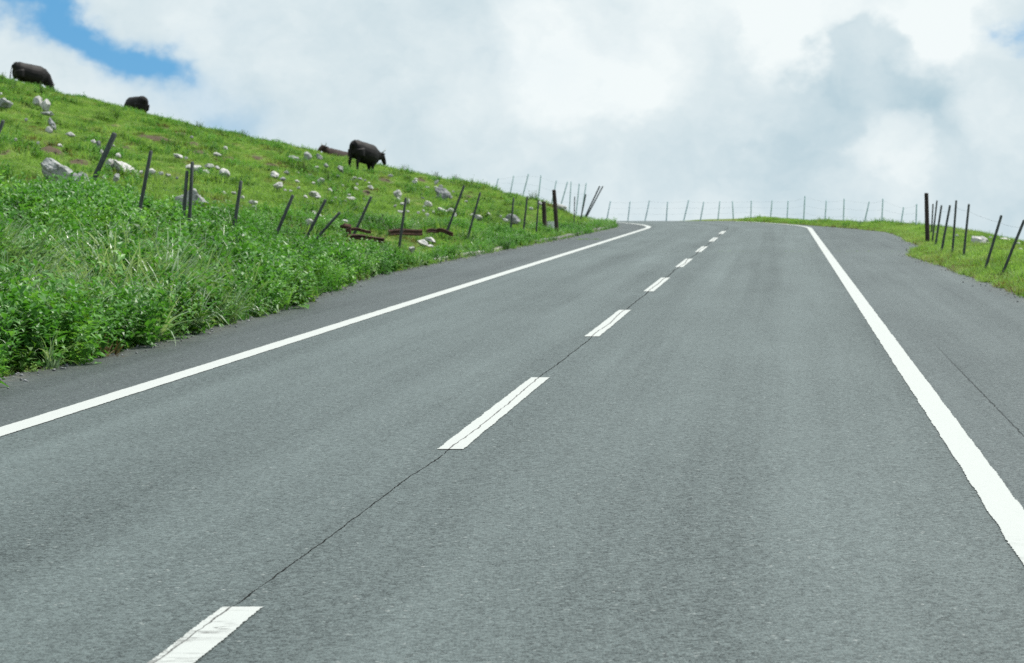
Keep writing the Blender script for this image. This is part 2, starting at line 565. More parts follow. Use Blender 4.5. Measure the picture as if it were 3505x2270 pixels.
M_WOOD = simple_material('dark_creosoted_wood', (.018, .014, .013), (.060, .045, .040), 5, .8, .25, (7, 7, .8), .6)
M_WIRE = simple_material('fence_wire', (.07, .08, .08), (.12, .13, .13), 4, .6, .3)
M_RUST = simple_material('rusty_steel', (.032, .019, .015), (.085, .044, .031), 5, .85, .2, (1, 1, 1), .5)
M_KERB = simple_material('kerb_concrete', (.17, .165, .15), (.36, .35, .33), 4, .9, .2, (1, 1, 1), .5)
M_KERB_DARK = simple_material('dark_kerb_concrete', (.11, .115, .11), (.19, .19, .18), 5, .9, .2, (1, 1, 1), .5)
M_BLACK_COW = simple_material('black_cow_hide', (.0045, .004, .0045), (.010, .009, .0095), 3, .66, .22, (1, 1, 1), .25)
M_BROWN_COW = simple_material('brown_cow_hide', (.018, .011, .009), (.034, .022, .018), 3, .75, .2, (1, 1, 1), .25)
M_HORN = simple_material('cow_horn', (.18, .17, .13), (.32, .31, .24), 8, .5, .5)
M_WHITE_TUB = simple_material('white_painted_concrete', (.80, .81, .80), (.70, .71, .70), 6, .6, .4)
M_DRY = simple_material('dry_leaf', (.10, .055, .030), (.19, .11, .06), 12, .9, .2)

# ------------------------------------------------------------------ ground and road
def axis(segments):
    out = []
    for a, b, st in segments:
        n = max(1, int(round((b - a) / st)))
        out += list(a + (b - a) * np.arange(n) / n)
    out.append(segments[-1][1])
    return np.array(out)


# bare terraces trodden by the cattle: (x, y, width, height in photo pixels)
SCARS = [(525, 480, 150, 26), (664, 498, 50, 18), (676, 532, 62, 26), (617, 458, 56, 13), (778, 547, 60, 12), (176, 520, 92, 26),
         (272, 548, 40, 16), (301, 516, 26, 12), (96, 481, 40, 18), (34, 517, 40, 16), (198, 474, 26, 14), (305, 452, 26, 11),
         (388, 431, 40, 12), (1049, 604, 50, 14), (1145, 659, 66, 11), (1318, 620, 60, 14), (1440, 615, 40, 12), (742, 560, 60, 10),
         (1012, 548, 40, 10), (880, 540, 60, 11), (1600, 672, 30, 12), (1940, 722, 26, 14), (1890, 712, 30, 10), (430, 505, 30, 12),
         (120, 455, 26, 12), (560, 440, 40, 10), (930, 565, 50, 8), (1255, 655, 40, 8), (3330, 842, 50, 12), (3490, 870, 40, 14)]
scar_pts = []
for x, y, w, h in SCARS:
    X, Y, Z = at(x, y, .06)
    scar_pts.append((X, Y, .5 * w * Y / F_SRC, .55, min(.42, max(.12, h * Y / F_SRC * .95))))
STEPS += [(a, b - .05, c, e) for a, b, c, d, e in scar_pts]


def scar_field(X, Y):
    d = np.zeros_like(np.asarray(X, float))
    wob = (fbm(np.asarray(X) * 2.6, np.asarray(Y) * 2.2, 5, 3) - .5) * 2.6
    for sx, sy, a, b, e in scar_pts:
        q = ((X - sx) / a) ** 4 + ((Y - sy + .2 - (X - sx) * .3) / b) ** 2
        d = np.maximum(d, np.clip(1.35 - q + wob, 0, 1) * (q < 2.4))
    return d


gx = axis([(-900, -120, 60), (-120, -40, 5), (-40, -26, .7), (-26, 16, .22), (16, 40, 1.2), (40, 120, 8), (120, 900, 60)])
gy = axis([(-300, -20, 20), (-20, 14, 1.5), (14, 114, .30), (114, 150, 1.5), (150, 400, 12), (400, 1500, 60)])
GX, GY = np.meshgrid(gx, gy)
GZ = height(GX, GY)
far = np.maximum(np.abs(GX) - 60, 0) + np.maximum(GY - 200, 0)
GZ = GZ - .02 * far
scar = scar_field(GX, GY)
GZ = GZ - .04 * scar
rim = smooth((.55 - np.abs(edge_left(GY) - GX + .1)) / .3) * (GY < 62) + .55 * smooth((.35 - np.abs(GX - edge_right(GY) - .05)) / .2)
scar = np.maximum(scar, rim)
under = (GX > edge_left(GY) + .02) & (GX < edge_right(GY) - .02) & (GY < 126) & (GY > -20)
GZ = np.where(under, GZ - .09, GZ)
ny, nx = GX.shape
idx = np.arange(ny * nx).reshape(ny, nx)
faces = np.stack([idx[:-1, :-1], idx[:-1, 1:], idx[1:, 1:], idx[1:, :-1]], -1).reshape(-1, 4)
me = bpy.data.meshes.new('ground')
me.from_pydata(np.stack([GX, GY, GZ], -1).reshape(-1, 3).tolist(), [], faces.tolist())
me.polygons.foreach_set('use_smooth', [True] * len(me.polygons))
me.attributes.new('dirt', 'FLOAT', 'POINT').data.foreach_set('value', scar.reshape(-1).astype(np.float32))
ground = mesh_obj('ground', None, None, M_SOIL, me=me)
tag(ground, 'green pasture ground of the hillside and the verges on both sides of the road', 'ground', kind='structure')

ry = axis([(-12, 8, 1.0), (8, 40, .2), (40, 118, .4), (118, 126, 1.0)])
lat = np.concatenate([np.linspace(0, .12, 6), np.linspace(.2, .8, 12), np.linspace(.88, 1, 6)])
RV, RUV, RAT = [], [], []
for Yv in ry:
    a = float(edge_left(Yv)) + .10 * (vnoise(Yv * 1.7, 3.0, 4) - .5) + .05 * (vnoise(Yv * 6, 1.0, 9) - .5)
    b = float(edge_right(Yv)) + .26 * (vnoise(Yv * 1.3, 7.0, 5) - .5) + .16 * (vnoise(Yv * 6, 2.0, 8) - .5)
    for q in lat:
        X = a + (b - a) * q
        RV.append((X, Yv, float(prof(Yv))))
        RUV.append((X - float(centre(Yv)), Yv))
        RAT.append(max(0.0, 1 - min(X - a, b - X) / .35))
nl = len(lat)
RF = [(i * nl + j, i * nl + j + 1, (i + 1) * nl + j + 1, (i + 1) * nl + j) for i in range(len(ry) - 1) for j in range(nl - 1)]


def set_uv(me, uvs):
    lay = me.uv_layers.new(name='road')
    vi = np.zeros(len(me.loops), np.int32)
    me.loops.foreach_get('vertex_index', vi)
    lay.data.foreach_set('uv', np.asarray(uvs, np.float32)[vi].reshape(-1))


road = mesh_obj('road', RV, RF, M_ASPHALT)
set_uv(road.data, RUV)
road.data.attributes.new('verge', 'FLOAT', 'POINT').data.foreach_set('value', np.array(RAT, np.float32))
tag(road, 'grey asphalt road climbing to a crest and bending left', 'road', kind='structure')


def strip(name, off, width, y0, y1, jag, lift=.005, wear=None):
    """painted line on the asphalt as a thin sheet with ragged edges"""
    ys = [y0]
    while ys[-1] < y1:
        y = ys[-1]
        ys.append(min(y1, y + (.014 if y < 14 else .03 if y < 24 else .12 if y < 45 else .4)))
    v, f, uv = [], [], []
    for i, y in enumerate(ys):
        fade = 1.0 if y < 30 else .4
        l = off - width / 2 + jag * fade * (random.uniform(-1, 1) * .7 + 1.6 * (vnoise(y * 4, off * 9, 3) - .5))
        r = off + width / 2 + jag * fade * (random.uniform(-1, 1) * .7 + 1.6 * (vnoise(y * 4, off * 7 + 5, 6) - .5))
        c = float(centre(y)); z = float(prof(y)) + lift
        for u in (l, off, r):
            v.append((c + u, y, z)); uv.append((u, y))
        if i:
            b = 3 * (i - 1)
            f += [(b, b + 1, b + 4, b + 3), (b + 1, b + 2, b + 5, b + 4)]
    o = mesh_obj(name, v, f, M_PAINT, road)
    set_uv(o.data, uv)
    return o


tag(strip('edge_line', -2.95, .185, -8, 122, .005), 'solid white edge line along the left shoulder')
tag(strip('edge_line', 3.0, .172, -8, 122, .0055), 'solid white edge line along the right shoulder')
for kq in range(-1, 8):
    d0 = 8.33 + 10 * kq - 5.0
    strip('centre_dash', -.035 if kq < 1 else 0.0, .15, d0, d0 + 5.0, .005)

# kerb stones at the left edge of the asphalt
kerb = tag(empty('kerb', (float(edge_left(50)), 50, float(prof(50)))), 'broken low concrete kerb along the left road edge', 'kerb', kind='structure')


def kerb_stone(y0, y1, mat, hh, out=.02):
    v, f = [], []
    P0 = Vector((float(edge_left(y0)), y0, float(prof(y0)))); P1 = Vector((float(edge_left(y1)), y1, float(prof(y1))))
    d = (P1 - P0); L = d.length; d.normalize()
    s = Vector((0, 0, 1)).cross(d).normalized(); u = d.cross(s)
    c = (P0 + P1) / 2 + s * (.09 + out + random.uniform(-.015, .015)) + u * (hh / 2 - .04 + random.uniform(-.012, .012))
    M = Matrix((d, s, u)).transposed().to_4x4()
    M.translation = c
    box_geo(v, f, M @ Matrix.Rotation(random.uniform(-.02, .02), 4, 'Z'), L - .02, .17, hh + .08, .02)
    o = mesh_obj('kerb_stone', v, f, mat, kerb)
    o.matrix_parent_inverse = Matrix.Translation(-kerb.location)


y = 46.2
while y < 55.4:
    L = random.uniform(.55, .95)
    if random.random() < .9:
        kerb_stone(y, y + L, M_KERB, .07)
    y += L
y = 62.0
while y < 96:
    kerb_stone(y, y + .98, M_KERB_DARK, .08)
    y += 1.0

# ------------------------------------------------------------------ plant pieces
PLANTS = bpy.data.collections.new('plant_pieces')        # library only, not linked to the scene


def blade(verts, faces, tone, base, yaw, length, width, lean, curl, seg=4, tv=.5):
    b = len(verts)
    d = Vector((math.cos(yaw), math.sin(yaw), 0)); s = Vector((-d.y, d.x, 0))
    p = Vector(base); ang = lean
    for i in range(seg + 1):
        w = width * .5 * (1 - (i / seg) ** 1.6) + .0004
        verts.append(p - s * w); verts.append(p + s * w)
        tone += [tv, tv]
        p = p + (d * math.sin(ang) + Vector((0, 0, 1)) * math.cos(ang)) * (length / seg)
        ang += curl / seg
    for i in range(seg):
        faces.append((b + 2 * i, b + 2 * i + 1, b + 2 * i + 3, b + 2 * i + 2))


def leaf(verts, faces, tone, base, d, up, length, width, droop, tv):
    """pointed leaf of six triangles folded along its midrib"""
    b = len(verts)
    d = d.normalized(); s = d.cross(up)
    if s.length < 1e-3:
        s = Vector((1, 0, 0))
    s.normalize(); n = s.cross(d).normalized()
    p1 = base + d * length * .45 + n * length * .06
    p2 = base + d * length * .98 - n * length * droop
    verts += [base, p1 + s * width * .5 + n * width * .18, p1, p1 - s * width * .5 + n * width * .18, p2]
    tone += [tv] * 5
    faces += [(b, b + 1, b + 2), (b, b + 2, b + 3), (b + 1, b + 4, b + 2), (b + 2, b + 4, b + 3)]


def plant_piece(name, verts, faces, tone, mat):
    me = bpy.data.meshes.new(name)
    me.from_pydata([tuple(v) for v in verts], [], faces)
    me.attributes.new('tone', 'FLOAT', 'POINT').data.foreach_set('value', tone)
    me.materials.append(mat)
    o = bpy.data.objects.new(name, me)
    PLANTS.objects.link(o)
    return o


def make_tuft(name, n, h, spread, width, mat, lean=.5, curl=.9, seg=3):
    v, f, t = [], [], []
    for i in range(n):
        a = random.uniform(0, 2 * math.pi); r = spread * math.sqrt(random.random())
        tv = random.random()
        blade(v, f, t, (r * math.cos(a), r * math.sin(a), -.02), a + random.uniform(-1, 1), h * random.uniform(.55, 1.1),
              width * random.uniform(.7, 1.3), random.uniform(0, lean), random.uniform(.1, curl), seg, tv)
    return plant_piece(name, v, f, t, mat)


def weed_geo(n_stem, h, leaf_len, spread, v, f, t, dens=15, org=Vector((0, 0, 0))):
    for i in range(n_stem):
        a = random.uniform(0, 2 * math.pi); r = spread * math.sqrt(random.random())
        p = org + Vector((r * math.cos(a), r * math.sin(a), -.03))
        hh = h * random.uniform(.6, 1.1)
        ln = Vector((math.cos(a), math.sin(a), 0)) * random.uniform(.05, .45)
        tv0 = random.random()
        for q in range(dens):
            s = (q + random.random()) / dens
            c = p + (ln * s + Vector((0, 0, 1))) * hh * (s ** .8)
            yaw = q * 2.4 + random.uniform(-.5, .5)
            el = random.uniform(-.25, .75) + .35 * s
            d = Vector((math.cos(yaw) * math.cos(el), math.sin(yaw) * math.cos(el), math.sin(el)))
            L = leaf_len * random.uniform(.6, 1.25) * (1.1 - .5 * s)
            leaf(v, f, t, c, d, Vector((0, 0, 1)), L, L * random.uniform(.36, .62), random.uniform(.0, .4), min(1, max(0, .45 * tv0 + .55 * random.random())))


def make_weed(name, n_stem, h, leaf_len, spread, mat, dens=15):
    v, f, t = [], [], []
    weed_geo(n_stem, h, leaf_len, spread, v, f, t, dens)
    return plant_piece(name, v, f, t, mat)


PIECES = []
def reg(o):
    PIECES.append(o)
    return len(PIECES) - 1


# Collection Info sorts by name, so names carry the order they are used in
TUFT = [reg(make_tuft('piece_a%d' % i, 34, .17, .16, .012, M_GRASS, .7, 1.0, 3)) for i in range(4)]
LOW = [reg(make_weed('piece_b%d' % i, 7, .12, .060, .17, M_GRASS, 9)) for i in range(3)]
WEED = [reg(make_weed('piece_c%d' % i, 8, .46, .105, .19, M_WEED, 16)) for i in range(4)]
LONG = [reg(make_tuft('piece_d%d' % i, 40, .74, .13, .024, M_LONG, .75, 2.6, 6)) for i in range(3)]
MIXG = [reg(make_tuft('piece_e%d' % i, 34, .42, .16, .017, M_WEED, .6, 1.7, 4)) for i in range(2)]
DRYT = [reg(make_tuft('piece_e%d' % (i + 5), 30, .15, .16, .012, M_STRAW, .9, 1.2, 3)) for i in range(2)]
BROAD = [reg(make_weed('piece_f%d' % i, 6, .34, .15, .2, M_SHRUB, 11)) for i in range(2)]


def make_pebble(name, seed):
    r = random.Random(seed)
    bm = bmesh.new()
    bmesh.ops.create_icosphere(bm, subdivisions=1, radius=.012)
    for q in bm.verts:
        q.co *= r.uniform(.7, 1.2)
        q.co.z *= .6
    me = bpy.data.meshes.new(name); bm.to_mesh(me); bm.free()
    me.materials.append(M_DARK_ROCK)
    o = bpy.data.objects.new(name, me)
    PLANTS.objects.link(o)
    return o


PEB = [reg(make_pebble('piece_g%d' % i, i)) for i in range(2)]


def scatter_tree():
    g = bpy.data.node_groups.new('scatter', 'GeometryNodeTree')
    g.interface.new_socket('Geometry', in_out='INPUT', socket_type='NodeSocketGeometry')
    g.interface.new_socket('Geometry', in_out='OUTPUT', socket_type='NodeSocketGeometry')
    gi = g.nodes.new('NodeGroupInput'); go = g.nodes.new('NodeGroupOutput')
    ci = g.nodes.new('GeometryNodeCollectionInfo')
    ci.inputs['Collection'].default_value = PLANTS
    ci.inputs['Separate Children'].default_value = True
    ci.inputs['Reset Children'].default_value = True
    ip = g.nodes.new('GeometryNodeInstanceOnPoints')
    ip.inputs['Pick Instance'].default_value = True

    def attr(name, typ):
        a = g.nodes.new('GeometryNodeInputNamedAttribute'); a.data_type = typ
        a.inputs['Name'].default_value = name
        return a.outputs['Attribute']
    g.links.new(gi.outputs[0], ip.inputs['Points'])
    g.links.new(ci.outputs[0], ip.inputs['Instance'])
    g.links.new(attr('piece', 'INT'), ip.inputs['Instance Index'])
    g.links.new(attr('turn', 'FLOAT_VECTOR'), ip.inputs['Rotation'])
    g.links.new(attr('size', 'FLOAT_VECTOR'), ip.inputs['Scale'])
    g.links.new(ip.outputs[0], go.inputs[0])
    return g


SCATTER = scatter_tree()


def scatter(name, P, turn, size, piece, label, cat):
    me = bpy.data.meshes.new(name)
    n = len(P)
    me.vertices.add(n)
    me.vertices.foreach_set('co', np.asarray(P, np.float32).reshape(-1))
    me.attributes.new('turn', 'FLOAT_VECTOR', 'POINT').data.foreach_set('vector', np.asarray(turn, np.float32).reshape(-1))
    me.attributes.new('size', 'FLOAT_VECTOR', 'POINT').data.foreach_set('vector', np.asarray(size, np.float32).reshape(-1))
    me.attributes.new('piece', 'INT', 'POINT').data.foreach_set('value', np.asarray(piece, np.int32))
    me.update()
    o = link(bpy.data.objects.new(name, me))
    md = o.modifiers.new('scatter', 'NODES')
    md.node_group = SCATTER
    return tag(o, label, cat, kind='stuff')


def ground_tilt(X, Y):
    e = .4
    sx = (height(X + e, Y) - height(X - e, Y)) / (2 * e)
    sy = (height(X, Y + e) - height(X, Y - e)) / (2 * e)
    return sx, sy


# low things that the growth leaves in view: (x, y, radius in m)
CLEAR = []
for x, y, r_ in [(1886, 802, .75), (1876, 802, .7), (1190, 832, .6), (1225, 832, .7), (1265, 832, .7), (1305, 832, .7), (1340, 816, .45), (1390, 814, .45), (1440, 812, .45), (1480, 806, .4),
                 (1530, 808, .45), (1412, 860, .4), (1450, 842, .45), (1480, 842, .4), (1755, 758, .4), (1637, 750, .35), (648, 722, .7), (690, 722, .6)]:
    X, Y, Z = at(x, y, .08)
    for q in range(9):
        CLEAR.append((X * (1 - .35 * q / Y), Y + .35 - .35 * q, r_))


def clearing(X, Y):
    c = np.ones_like(X)
    for cx, cy, r_ in CLEAR:
        c = np.minimum(c, .22 + .78 * smooth((np.hypot(X - cx, Y - cy) / r_ - .8) / .8))
    return c


# --- short pasture turf over the hillside
n = 165000
Yp = rng.uniform(16, 122, n)
Xp = rng.uniform(-36, 12, n)
t = edge_left(Yp) - Xp
keep = (Xp > -.26 * Yp - 5.5) & (t > .05)
nearfence = t < np.interp(Yp, [0, 40, 60, 80, 95], [6.5, 5.0, 2.5, 1.0, .3])
keep &= ~nearfence | (rng.random(n) < .22) | (clearing(Xp, Yp) < .7)
sc = np.maximum(scar_field(Xp, Yp), scar_field(Xp, Yp + .35))
keep &= rng.random(n) > .96 * np.clip(sc * 1.5, 0, 1)
Xp, Yp, t = Xp[keep], Yp[keep], t[keep]
nn = len(Xp)
lump = fbm(Xp * .9, Yp * .55, 41, 4)
lush = fbm(Xp * .25, Yp * .16, 47, 3)
s = (.55 + 1.5 * np.clip(lump - .38, 0, 1) ** 1.0 * 1.6) * rng.uniform(.7, 1.2, nn) * (.75 + .6 * lush)
pc = np.where(rng.random(nn) < .62, rng.choice(TUFT, nn), rng.choice(LOW, nn))
drift = fbm(Xp * .45 + 7, Yp * .30, 53, 3)
pc = np.where((drift > .66) & (rng.random(nn) < .30), rng.choice(DRYT, nn), pc)
sc2 = np.maximum(scar_field(Xp, Yp - .6), scar_field(Xp, Yp + .8))
pc = np.where((sc2 > .1) & (rng.random(nn) < .45), rng.choice(DRYT, nn), pc)
tall = (lump > .60) & (rng.random(nn) < .30)
pc = np.where(tall, np.where(rng.random(nn) < .5, rng.choice(WEED, nn), rng.choice(BROAD, nn)), pc)
s = np.where(tall, s * .46, s)
s = s * np.maximum(clearing(Xp, Yp), .55)
zz = height(Xp, Yp) - .04 * scar_field(Xp, Yp)
sx, sy = ground_tilt(Xp, Yp)
turn = np.stack([np.arctan(sy) * .6, -np.arctan(sx) * .6, rng.uniform(0, 6.28, nn)], -1)
scatter('pasture_grass', np.stack([Xp, Yp, zz], -1), turn, np.stack([s * 1.15, s * 1.15, s], -1), pc,
        'short bright green turf covering the rocky hillside', 'grass')

# --- rank weeds on the bank between the road and the fence
n = 31000
Yp = rng.uniform(8, 97, n)
tt = rng.uniform(0, 1, n) ** .85
bw = np.interp(Yp, [0, 40, 55, 70, 85, 97], [7.0, 5.4, 3.2, 2.0, 1.1, .6])
t = -.10 + tt * bw
Xp = edge_left(Yp) - t
keep = (Xp > -.27 * Yp - 3.5) & (rng.random(n) < bw / 7.0 * np.interp(Yp, [10, 40, 97], [1.0, 1.0, .8]))
clump = fbm(Xp * .7, Yp * .5, 61, 3)
keep &= rng.random(n) < np.clip(.35 + 2.2 * (clump - .3), .25, 1)
Xp, Yp, t, bw, clump = Xp[keep], Yp[keep], t[keep], bw[keep], clump[keep]
nn = len(Xp)
hgt = np.interp(Yp, [0, 28, 40, 50, 70, 97], [1.15, 1.05, .72, .42, .32, .28]) * smooth((bw - t + .6) / 1.5) + .15
hgt *= np.interp(t, [0, .35, .9], [.85, .98, 1.0])
hgt *= (.35 + 1.35 * clump) * rng.uniform(.7, 1.25, nn)
lg = fbm(Xp * .55 + 9, Yp * .28, 71, 3)
silver = np.exp(-((Yp - 25.0) / 4.5) ** 2 - ((t - 2.0) / 1.5) ** 2)
silver = np.maximum(silver, .8 * np.exp(-((Yp - 23) / 2.0) ** 2 - ((t - .9) / .6) ** 2))
r = rng.random(nn)
is_long = r < np.clip(.03 + .80 * silver + .6 * np.clip(lg - .62, 0, 1), 0, .65)
pc = np.where(rng.random(nn) < .80, rng.choice(WEED, nn), rng.choice(MIXG, nn))
pc = np.where(rng.random(nn) < .12, rng.choice(BROAD, nn), pc)
r2 = rng.random(nn)
patchy = fbm(Xp * .6 + 4, Yp * .4, 97, 3)
yel = (r2 < np.clip(1.6 * (patchy - .45), .03, .5)) & ~is_long
pc = np.where(yel, rng.choice(LOW, nn), pc)
straw = (r2 > .975) & ~is_long
pc = np.where(straw, rng.choice(DRYT, nn), pc)
pc = np.where(is_long, rng.choice(LONG, nn), pc)
hgt = np.where(yel | straw, np.minimum(hgt, .8) * 1.55, hgt)
hgt = np.where(is_long, np.maximum(hgt, .60) * .80, hgt)
hgt = hgt * clearing(Xp, Yp)
zz = height(Xp, Yp)
turn = np.stack([rng.normal(0, .14, nn) - .05, rng.normal(0, .14, nn) + .12, rng.uniform(0, 6.28, nn)], -1)
scatter('roadside_weeds', np.stack([Xp, Yp, zz], -1), turn, np.stack([hgt, hgt, hgt], -1), pc,
        'dense leafy weeds and long silvery grass on the bank beside the left shoulder', 'weeds')

# --- grass of the right verge and the far side of the bend
n = 58000
Yp = rng.uniform(17, 101.5, n)
Xp = edge_right(Yp) + rng.uniform(.0, 1, n) ** 1.0 * 6.5
Xp = Xp - .14
keep = (Xp < .245 * Yp + 3)
keep &= (scar_field(Xp, Yp) < .3)
Xp, Yp = Xp[keep], Yp[keep]
nn = len(Xp)
lump = fbm(Xp * .9, Yp * .6, 81, 3)
s = (.5 + .9 * lump) * rng.uniform(.7, 1.25, nn)
s *= np.interp(Xp - edge_right(Yp), [0, .5, 2], [.75, 1.0, 1.1]) * np.interp(Yp, [75, 90], [1.0, .68])
pc = np.where(rng.random(nn) < .75, rng.choice(TUFT, nn), rng.choice(LOW, nn))
drift = fbm(Xp * .8 + 3, Yp * .4, 87, 3)
pc = np.where((drift > .6) & (rng.random(nn) < .20), rng.choice(DRYT, nn), pc)
pc = np.where((Xp - edge_right(Yp) < .35) & (rng.random(nn) < .3), rng.choice(DRYT, nn), pc)
tall = (lump > .60) & (rng.random(nn) < .10) & (Yp > 80)
pc = np.where(tall, rng.choice(WEED, nn), pc); s = np.where(tall, s * .5, s)
zz = height(Xp, Yp)
turn = np.stack([rng.normal(0, .12, nn), rng.normal(0, .12, nn), rng.uniform(0, 6.28, nn)], -1)
scatter('verge_grass', np.stack([Xp, Yp, zz], -1), turn, np.stack([s, s, s], -1), pc,
        'short yellowish green grass of the verge right of the road and round the bend', 'grass')

# --- seedlings in the joint of the asphalt and along its rim
n = 420
Yp = np.concatenate([rng.uniform(14, 70, 330), rng.normal(66, .15, 40), rng.normal(53.9, .06, 50)])
Xp = np.concatenate([edge_left(Yp[:330]) + rng.normal(.02, .05, 330), centre(Yp[330:370]) + rng.uniform(-4.0, -3.3, 40),
                     centre(Yp[370:]) + rng.uniform(.3, 4.9, 50)])
s = np.concatenate([rng.uniform(.12, .40, 330), rng.uniform(.12, .25, 40), rng.uniform(.06, .13, 50)])
turn = np.stack([rng.normal(0, .2, n), rng.normal(0, .2, n), rng.uniform(0, 6.28, n)], -1)
scatter('seedlings', np.stack([Xp, Yp, prof(Yp) + .004], -1), turn, np.stack([s, s, s], -1), rng.choice(LOW, n),
        'tiny weeds sprouting from the rim and the cross joint of the asphalt', 'weeds')

# --- grit washed to both rims of the asphalt
n = 1700
Yp = rng.uniform(12, 70, n)
side = rng.random(n) < .6
Xp = np.where(side, edge_left(Yp) + np.abs(rng.normal(0, .16, n)), edge_right(Yp) - np.abs(rng.normal(0, .2, n)))
s = rng.uniform(.35, 1.5, n) ** 1.5
scatter('edge_grit', np.stack([Xp, Yp, prof(Yp) + .006], -1), np.stack([rng.uniform(0, 6, n)] * 3, -1), np.stack([s, s, s], -1), rng.choice(PEB, n),
        'loose grit and small stones washed to the rims of the asphalt', 'gravel')

# ------------------------------------------------------------------ shrubs on the hillside
def shrub(x, y, w, h, label, mat=None, seed=0, lift=0.0, lanky=False):
    random.seed(1000 + seed)
    X, Y, Z = at(x, y + h * .5, .08)
    sw = w * Y / F_SRC * 1.1; sh = h * Y / F_SRC * 1.25 + .12
    root = empty('shrub', (X, Y, Z - .03 + lift))
    v, f, t = [], [], []
    ns = max(6, int(10 + sw * 16))
    if lanky:
        weed_geo(4, sh * 1.05, .09, sw * .3, v, f, t, 12)
    else:
        for i in range(ns):
            a = random.uniform(0, 6.28); r = .42 * sw * math.sqrt(random.random())
            hh = sh * (1 - .75 * (r / (.45 * sw)) ** 2) * random.uniform(.75, 1.1)
            weed_geo(2, max(.1, hh), .085, .07, v, f, t, 11, Vector((r * math.cos(a), r * math.sin(a), 0)))
    fo = mesh_obj('foliage', v, f, mat or M_SHRUB, root)
    fo.data.attributes.new('tone', 'FLOAT', 'POINT').data.foreach_set('value', t)
    sv, sf = [], []
    for i in range(4):
        a = random.uniform(0, 6.28); q = .12 * sw
        tube_geo([(q * math.cos(a) * .3, q * math.sin(a) * .3, -.08), (q * math.cos(a) * .8, q * math.sin(a) * .8, sh * .45),
                  (q * math.cos(a) * 1.4, q * math.sin(a) * 1.4, sh * .8)], [.010, .007, .003], 5, True, 0, sv, sf)
    mesh_obj('stem', sv, sf, M_STEM, root)
    return tag(root, label, 'shrub', 'bushy weeds dotting the hillside')


SHRUBS = [(833, 444, 34, 24, 'small round bush on the skyline between the black cow lying down and the grazing one'),
          (680, 424, 44, 20, 'low green bush on the skyline right of the lying black cow'),
          (1382, 574, 48, 28, 'round green bush on the skyline just right of the grazing black cow'),
          (1492, 596, 40, 20, 'flat bush on the skyline, second to the right of the grazing black cow'),
          (1556, 606, 54, 26, 'wide low bush on the skyline above the grey boulder heap'),
          (1612, 626, 34, 34, 'wispy bush on the skyline above the first leaning posts of the pale fence'),
          (1826, 668, 52, 34, 'dark rounded bush on the skyline behind the short thick brown post'),
          (1926, 694, 40, 16, 'low dark bush behind the tall dark wooden post near the bend'),
          (332, 390, 66, 30, 'wide dark bush on the slope below the lying black cow'),
          (392, 386, 36, 46, 'upright brownish bush on the slope below the lying black cow'),
          (1040, 562, 44, 50, 'dark pointed bush beside the blue grey boulder'),
          (1000, 568, 56, 24, 'low dark bush in front of the blue grey boulder'),
          (1124, 604, 34, 46, 'upright dark bush on the slope below the brown cow'),
          (140, 302, 46, 44, 'tall weeds in front of the forelegs of the leftmost cow'),
          (44, 292, 60, 40, 'tangle of weeds under the rump of the leftmost cow'),
          (8, 262, 20, 34, 'weeds on the skyline at the left edge, left of the leftmost cow'),
          (842, 764, 74, 54, 'dark bush at the foot of the fence between its fifth and sixth posts'),
          (990, 756, 50, 44, 'dark bush on the fence line left of the fallen post'),
          (1546, 702, 50, 30, 'dark bush touching the long leaning fence post'),
          (540, 442, 40, 18, 'small dark bush above the long bare terrace'),
          (1985, 762, 44, 34, 'dark bush at the foot of the two crossed leaning posts'),
          (100, 640, 110, 90, 'large dark bush on the bank below the biggest grey boulder')]
for i, (x, y, w, h, lb) in enumerate(SHRUBS):
    shrub(x, y, w, h, lb, seed=i)
random.seed(11)

# ------------------------------------------------------------------ rocks
def rock_mesh(seed, sub, rough=.16, flat=6):
    r = random.Random(seed)
    bm = bmesh.new()
    bmesh.ops.create_icosphere(bm, subdivisions=sub, radius=1)
    planes = []
    for i in range(flat):
        n_ = Vector((r.uniform(-1, 1), r.uniform(-1, 1), r.uniform(-.4, 1))).normalized()
        planes.append((n_, r.uniform(.42, .8)))
    o1 = Vector((r.uniform(-9, 9), r.uniform(-9, 9), r.uniform(-9, 9)))
    from mathutils import noise as mn
    for v in bm.verts:
        p = v.co.copy()
        for n_, d in planes:
            e = p.dot(n_) - d
            if e > 0:
                p -= n_ * e * .92
        p *= 1 + rough * mn.noise(p * 1.3 + o1) + rough * .6 * mn.noise(p * 3.1 + o1) + rough * .35 * mn.noise(p * 7 + o1)
        v.co = p
    me = bpy.data.meshes.new('rock')
    bm.to_mesh(me); bm.free()
    return me


ROCK_SMALL = [rock_mesh(i, 2, .22, 9) for i in range(12)]
